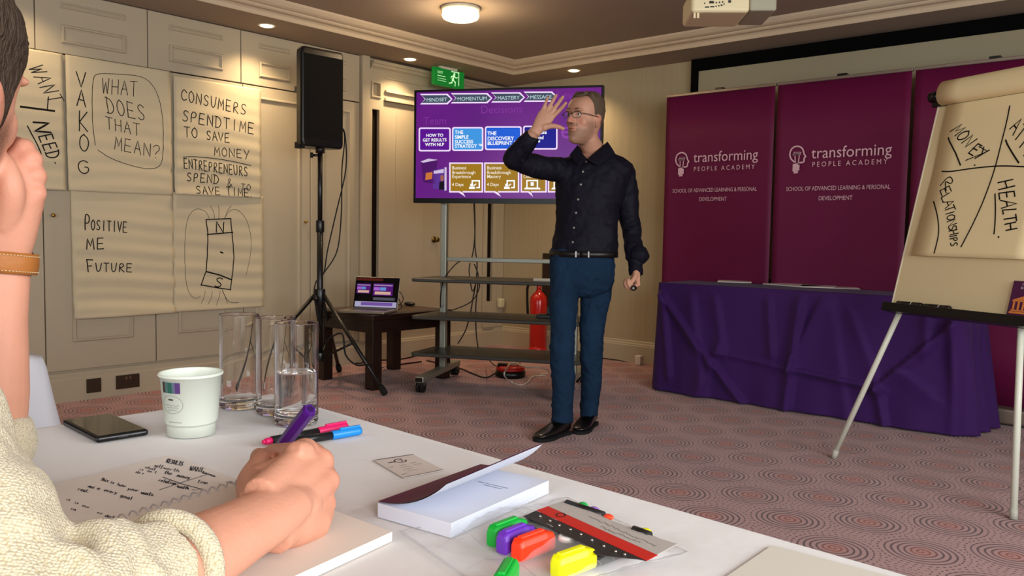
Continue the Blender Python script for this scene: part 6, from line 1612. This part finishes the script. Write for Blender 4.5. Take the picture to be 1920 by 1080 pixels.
# metacarpal fan: wrist to knuckles
for i, m in enumerate(MCP):
    sd = (MCP[0]-MCP[3]).normalized(); w0 = Wb+sd*(.018, .006, -.007, -.018)[i]
    sB.tube([w0, w0.lerp(m, .5), m], [.0190, .0175, .0132][:3] if i else [.019, .0165, .0135], 16)
    sB.ball(m, (.0152, .0150, .0142, .0135)[i], 14, 10)
sB.ball(Wb.lerp((MCP[0]+MCP[3])/2, .5)-Z*.008, (.03, .03, .02), 16, 10)
# hypothenar side resting on the paper
hy = onz(588, 975, .764); sB.tube([Wb-Z*.008, Wb.lerp(hy, .55)-Z*.004, hy, MCP[3]-Z*.006], [.024, .024, .020, .013], 16)
# fingers closed round the pen, hidden on the far side
pt_tip = onz(478, 900, ZS_+.0105)
pt_top = ond(582, 767, .915)
pdir = (pt_top-pt_tip).normalized()
grip = pt_tip+pdir*.030
fing = [[MCP[0], onz(558, 850, .826), grip+Z*.010+pdir*.010+RT*.006, grip+Z*.004+RT*.004],
        [MCP[1], onz(586, 850, .815), onz(545, 870, .795), grip-Z*.004+RT*.012],
        [MCP[2], onz(606, 884, .797), onz(570, 880, .775), onz(540, 905, .765)],
        [MCP[3], onz(606, 922, .775), onz(578, 905, .763), onz(552, 925, .760)]]
for i, f_ in enumerate(fing):
    r = (.0125, .0122, .0115, .0105)[i]; q = smoothpath(f_, 4); sB.tube(q, [float(x) for x in np.linspace(r, r*.78, len(q))], 14)
    for k_ in (1, 2, 3): sB.ball(f_[k_], r*(1.05, .95, .8)[k_-1], 12, 8)
# thumb: leaves the near side of the palm, its knuckle shows at the left
th_ = [Wb.lerp(MCP[0], .22)+(RT*-.016), onz(474, 905, .793), onz(489, 870, .797), grip-RT*.008+Z*.012]
q = smoothpath(th_, 5); sB.tube(q, [float(x) for x in np.interp(np.linspace(0, 3, len(q)), range(4), [.019, .0165, .0132, .0100])], 16)
sB.ball(th_[1], .0168, 14, 10); sB.ball(th_[2], .0138, 14, 10); sB.ball(th_[3], .0102, 12, 8)
sB.tube([th_[1], (th_[1]+MCP[0])/2-Z*.004, MCP[0]-Z*.004], [.016, .015, .012], 14)        # web between thumb and first finger
# --- propping arm: elbow on the table, fist under the cheek
TLf = .93
Wl2 = ond(2, 478, TLf); El2 = ond(-32, 965, TLf); El2.z = max(El2.z, ZT+.040)
limbs(sB, [El2, El2.lerp(Wl2, .35), El2.lerp(Wl2, .70), Wl2+Z*.004], [(.040, .042), (.040, .041), (.031, .033), (.0265, .031)], 24, up=FH)
hc = ond(16, 372, TLf-.005)
sB.tube([Wl2, Wl2.lerp(hc, .45), hc, ond(22, 318, TLf), ond(18, 292, TLf)], [(.026, .030), (.029, .034), (.030, .0375), (.027, .034), (.016, .022)], 24, up=FH)
for k_, (px, py, r) in enumerate(((44, 280, .0125), (57, 300, .0130), (65, 330, .0128), (66, 362, .0120))):
    kn = ond(px, py, TLf-.004); b0 = ond(px-30, py+34, TLf-.006)
    sB.tube([b0, kn], [r*1.1, r], 12); sB.ball(kn, r*1.04, 12, 8)
    p2 = ond(px-26, py-8, TLf+.030); p3 = ond(px-44, py+6, TLf+.006)
    sB.tube(smoothpath([kn, p2, p3], 4), [r, r*.98, r*.96, r*.95, r*.92, r*.9, r*.88, r*.85, r*.8], 12); sB.ball(p3, r*.82, 10, 8)
tb2 = [ond(10, 420, TLf-.018), ond(22, 360, TLf-.034), ond(14, 318, TLf-.036), ond(0, 296, TLf-.030)]
sB.tube(smoothpath(tb2, 4), [float(x) for x in np.linspace(.016, .009, 13)], 12)
# --- head, turned towards the presenter, seen from behind its right side
fB = Vector((-.66, .75, -.05)).normalized()
uB = Vector((.05, .10, 1)).normalized()
HS = HeadFrame(ond(-166, 400, .835), fB, uB, 1.03)
head_pieces(sB, HS)
neck0 = Vector((-.955, .115, 1.00))
sB.tube([neck0-Z*.06, neck0, HS.P(-.035, 0, .02), HS.P(-.03, 0, .07)], [.066, .060, .057, .055], 20)
# --- torso
fT = Vector((-.42, .907, 0)).normalized(); sT = Vector((fT.y, -fT.x, 0))                  # sT: the person's right
pel = Vector((-.86, -.20, .48))
tor = [(pel, .17, .125), (pel+Z*.10+fT*.0, .165, .125), (pel+Z*.22+fT*.03, .165, .12), (pel+Z*.34+fT*.09, .175, .12), (pel+Z*.44+fT*.16, .175, .105), (Vector((-.945, .06, .965)), .12, .085), (Vector((-.95, .10, 1.005)), .075, .07)]
torso(sB, [(p, a-.02, b-.02) for p, a, b in tor], fT)
torso(kB, tor[:-1]+[(Vector((-.952, .105, 1.012)), .070, .066)], fT)
SRb = Vector((-.795, .135, .935)); SLb = Vector((-1.085, .005, .935))
for p in (SRb, SLb): kB.ball(p, .070); sB.ball(p, .05)
# sleeves
cuff = Eb.lerp(Wb, .52); 
ub = [(Vector((-.86, .10, .93))), SRb, SRb.lerp(Eb, .5)+Vector((-.01, .012, 0)), Eb+(Eb-Wb)*.06]
limbs(kB, ub, [.075, .073, .064, .055], 24)
limbs(sB, [SRb, Eb], [.05, .040])
kB.ball(Eb, .053, 20, 14)
limbs(kB, [Eb, Eb.lerp(Wb, .16), Eb.lerp(Wb, .30), Eb.lerp(Wb, .42), cuff], [.052, .053, .050, .046, .041], 28, up=Z)
limbs(kB, [Vector((-1.0, .04, .93)), SLb, SLb.lerp(El2, .5), El2-Z*-.004], [.075, .073, .062, .052], 24)
limbs(sB, [SLb, El2], [.05, .040])
limbs(kB, [El2+Z*.012, El2.lerp(Wl2, .12), El2.lerp(Wl2, .24)], [.050, .052, .047], 24)
# ridges of the pushed-up sleeve
for a, w_ in ((.10, .053), (.24, .0515), (.36, .047)):
    c = Eb.lerp(Wb, a); n1_ = (Z-ax*Z.dot(ax)).normalized(); n2_ = ax.cross(n1_)
    kB.tube([c+(n1_*cos(w)+n2_*sin(w))*w_*1.0+ax*.012*sin(2*w+a*9) for w in [i*2*pi/20 for i in range(22)]], .010, 10)
mB = blend(sB, .0023, 9)
HANDC = [(Wl2, .065), (Wl2.lerp(hc, .5), .070), (hc, .066), (ond(18, 300, TLf), .050)]+[(ond(px, py, TLf), .030) for px, py in ((44, 280), (57, 300), (65, 330), (66, 362))]
def off_hand(fn):
    def g_(c):
        v = fn(c)
        for p, r in HANDC: v = v*sstep(r*.85, r*1.1, np.sqrt(((c-np.array(p))**2).sum(1)))
        return v
    return g_
attr(mB, 'beard', off_hand(beard_field(HS))); attr(mB, 'flush', off_hand(flush_field(HS)))
fl0 = mB.attributes['flush']
# redder knuckles
c_ = np.empty(len(mB.vertices)*3); mB.vertices.foreach_get('co', c_); c_ = c_.reshape(-1, 3); v_ = np.empty(len(c_), dtype=np.float32); fl0.data.foreach_get('value', v_)
for p in MCP+[th_[2]]+[ond(px, py, TLf) for px, py in ((50, 290), (62, 320), (66, 360), (50, 340))]:
    v_ = np.maximum(v_, .55*np.exp(-((c_-np.array(p))**2).sum(1)/.022**2))
fl0.data.foreach_set('value', v_)
obj('body', mB, skinB, sit)
kn_o = obj('sweater', blend(kB, .005, 6), knit, sit); crumple(kn_o, .08, .020); crumple(kn_o, .03, .006)
# cuff edge
c = cuff+ax*.004; n1_ = (Z-ax*Z.dot(ax)).normalized(); n2_ = ax.cross(n1_)
obj('cuff', MB().tube([c+(n1_*cos(w)+n2_*sin(w))*.0405+ax*.004*sin(2*w) for w in [i*2*pi/32 for i in range(35)]], .0085, 10, cap=False), knit, kn_o)
# trousers, legs and shoes under the table
tr = MB()
for sg in (1, -1):
    h_ = pel+sT*.09*sg+Z*.0; k_n = pel+sT*.12*sg+fT*.44+Z*.03; an = k_n+fT*.06-Z*.40; an.z = .09
    limbs(tr, [h_, h_.lerp(k_n, .5), k_n], [.092, .080, .066], 20); tr.ball(k_n, .066); limbs(tr, [k_n, k_n.lerp(an, .45), an], [.064, .058, .048], 20)
tr.ball(pel, (.17, .15, .11))
obj('trousers', blend(tr, .008, 4), mat('grey_trousers', '#2A2B30', .85), sit)
man_, man = man, sit
for sg in (1, -1):
    an = pel+sT*.12*sg+fT*.50; shoe((an-fT*.07), (an+fT*.21), 'shoe')
man = man_
# hair
hairB = mat('brown_hair', '#3A2A1C', .65, noise=.45, nscale=140, bump=.9, bscale=190, stretch=(1, 1, .35))
hair_shell(HS, 'hair', hairB, sit, lambda w: np.interp(w, [0, .5, .75, .92, 1.1, 1.27, 1.42, 1.6, 1.75, 2.1, 2.6, pi], [.195, .190, .176, .166, .156, .130, .085, .085, .110, .075, .045, .035]), lambda w, z: .0015+.004*max(0, (z-.17)/.06)+(.003+.010*max(0, (z-.17)/.06))*min(1, max(0, (w-.9)/.6)), 5)
eyes(HS, sit, 'iris_brown', False)
MATS['skin_presenter']
# --- wristwatch
wx = (Wl2-El2).normalized(); wc_ = Wl2-wx*.008
tan = mat('tan_leather', '#A5662E', .5, spec=.35, noise=.15, nscale=60, bump=.2, bscale=200, bdist=.002); stitch = mat('pale_stitch', '#D6BE94', .7)
wt2 = thing('wristwatch', 'tan leather watch strap with pale stitching round the raised wrist', 'watch', wc_)
r1 = (FH-wx*FH.dot(wx)).normalized(); r2 = wx.cross(r1)
def wr_pt(w, z, off=0): return wc_+(r1*cos(w)*(.0305+off)+r2*sin(w)*(.0345+off))+wx*z
stp = MB().grid(lambda a, b: wr_pt(a*2*pi, -.0115+.023*b, .0012+.0012*sin(b*pi)), 64, 6)
o = obj('strap', stp, tan, wt2); s_ = o.modifiers.new('s', 'SOLIDIFY'); s_.thickness = .0024; s_.offset = 1
keep = MB().grid(lambda a, b: wr_pt(pi+.16+.36*a if RT.dot(r2) > 0 else pi-.52+.36*a, -.0128+.0256*b, .0044), 10, 4)
o2 = obj('keeper', keep, tan, wt2); s_ = o2.modifiers.new('s', 'SOLIDIFY'); s_.thickness = .0016; s_.offset = 1
sm_ = MB()
for zz in (-.0088, .0088):
    for i in range(70):
        w = 2*pi*i/70; sm_.tube([wr_pt(w, zz, .0050), wr_pt(w+.055, zz, .0050)], .0005, 5)
so_ = obj('stitching', sm_, stitch, wt2); so_['kind'] = 'stuff'
fc = wr_pt(0, 0, .007); obj('watch_case', MB().lathe([(0, -.004), (.018, -.004), (.0195, 0), (.018, .005), (0, .005)], fc, 32, r1), mat('watch_steel', '#9A968E', .25, metal=1), wt2)
obj('dial', MB().lathe([(0, .0054), (.0165, .0054), (.0165, .005)], fc, 32, r1), mat('dial_white', '#DAD6CC', .3), wt2)
# --- purple pen in the writing hand
pen = thing('pen', 'purple felt pen held in the writing hand', 'pen', pt_tip)
purp = mat('purple_plastic', '#4A1478', .28, spec=.5)
pn = pdir; pu_ = (FH-pn*FH.dot(pn)).normalized(); ps = pn.cross(pu_); Lp = (pt_top-pt_tip).length
def hexring(d, r, k=1.0): return [pt_tip+pn*d+(pu_*cos(w)+ps*sin(w))*r*k for w in [pi/6+i*pi/3 for i in range(6)]]
mb = MB(); secs = [(.0, .0006), (.010, .002), (.011, .0048), (.03, .0064), (.045, .0076), (Lp-.004, .0082), (Lp, .0070)]
vs = []
for d, r in secs: vs += hexring(d, r)
mb.add(vs, [(i*6+k, i*6+(k+1) % 6, (i+1)*6+(k+1) % 6, (i+1)*6+k) for i in range(len(secs)-1) for k in range(6)]+[tuple(range(6))[::-1], tuple((len(secs)-1)*6+k for k in range(6))])
obj('barrel', mb, purp, pen, bevel=.0008, fixn=True)
obj('end_plug', MB().cyl(pt_top-pn*.001, pt_top+pn*.0006, .0042, 12), mat('purple_dark', '#2C0C4C', .3), pen)
# --- the chair the person sits on
ch = thing('dining_chair', 'chair under the seated person, hidden below the near table', 'chair', pel-Z*.48)
chm = mat('chair_fabric', '#4A2A3A', .8); O_ = pel-Z*.48
sm_f = MB().fr(O_, sT, fT, Z, (-.22, -.20, .335), (.22, .24, .375)); obj('seat', sm_f, chm, ch, bevel=.02, seg=3)
obj('backrest', MB().fr(O_, sT, fT, Z, (-.20, -.245, .42), (.20, -.205, .88)), chm, ch, bevel=.015, seg=3)
for a in (-.19, .19):
    for b in (-.19, .20): obj('leg', MB().fr(O_, sT, fT, Z, (a-.016, b-.016, 0), (a+.016, b+.016, .335)), dw, ch)
    obj('back_post', MB().fr(O_, sT, fT, Z, (a-.014, -.225, .335), (a+.014, -.200, .60)), dw, ch)
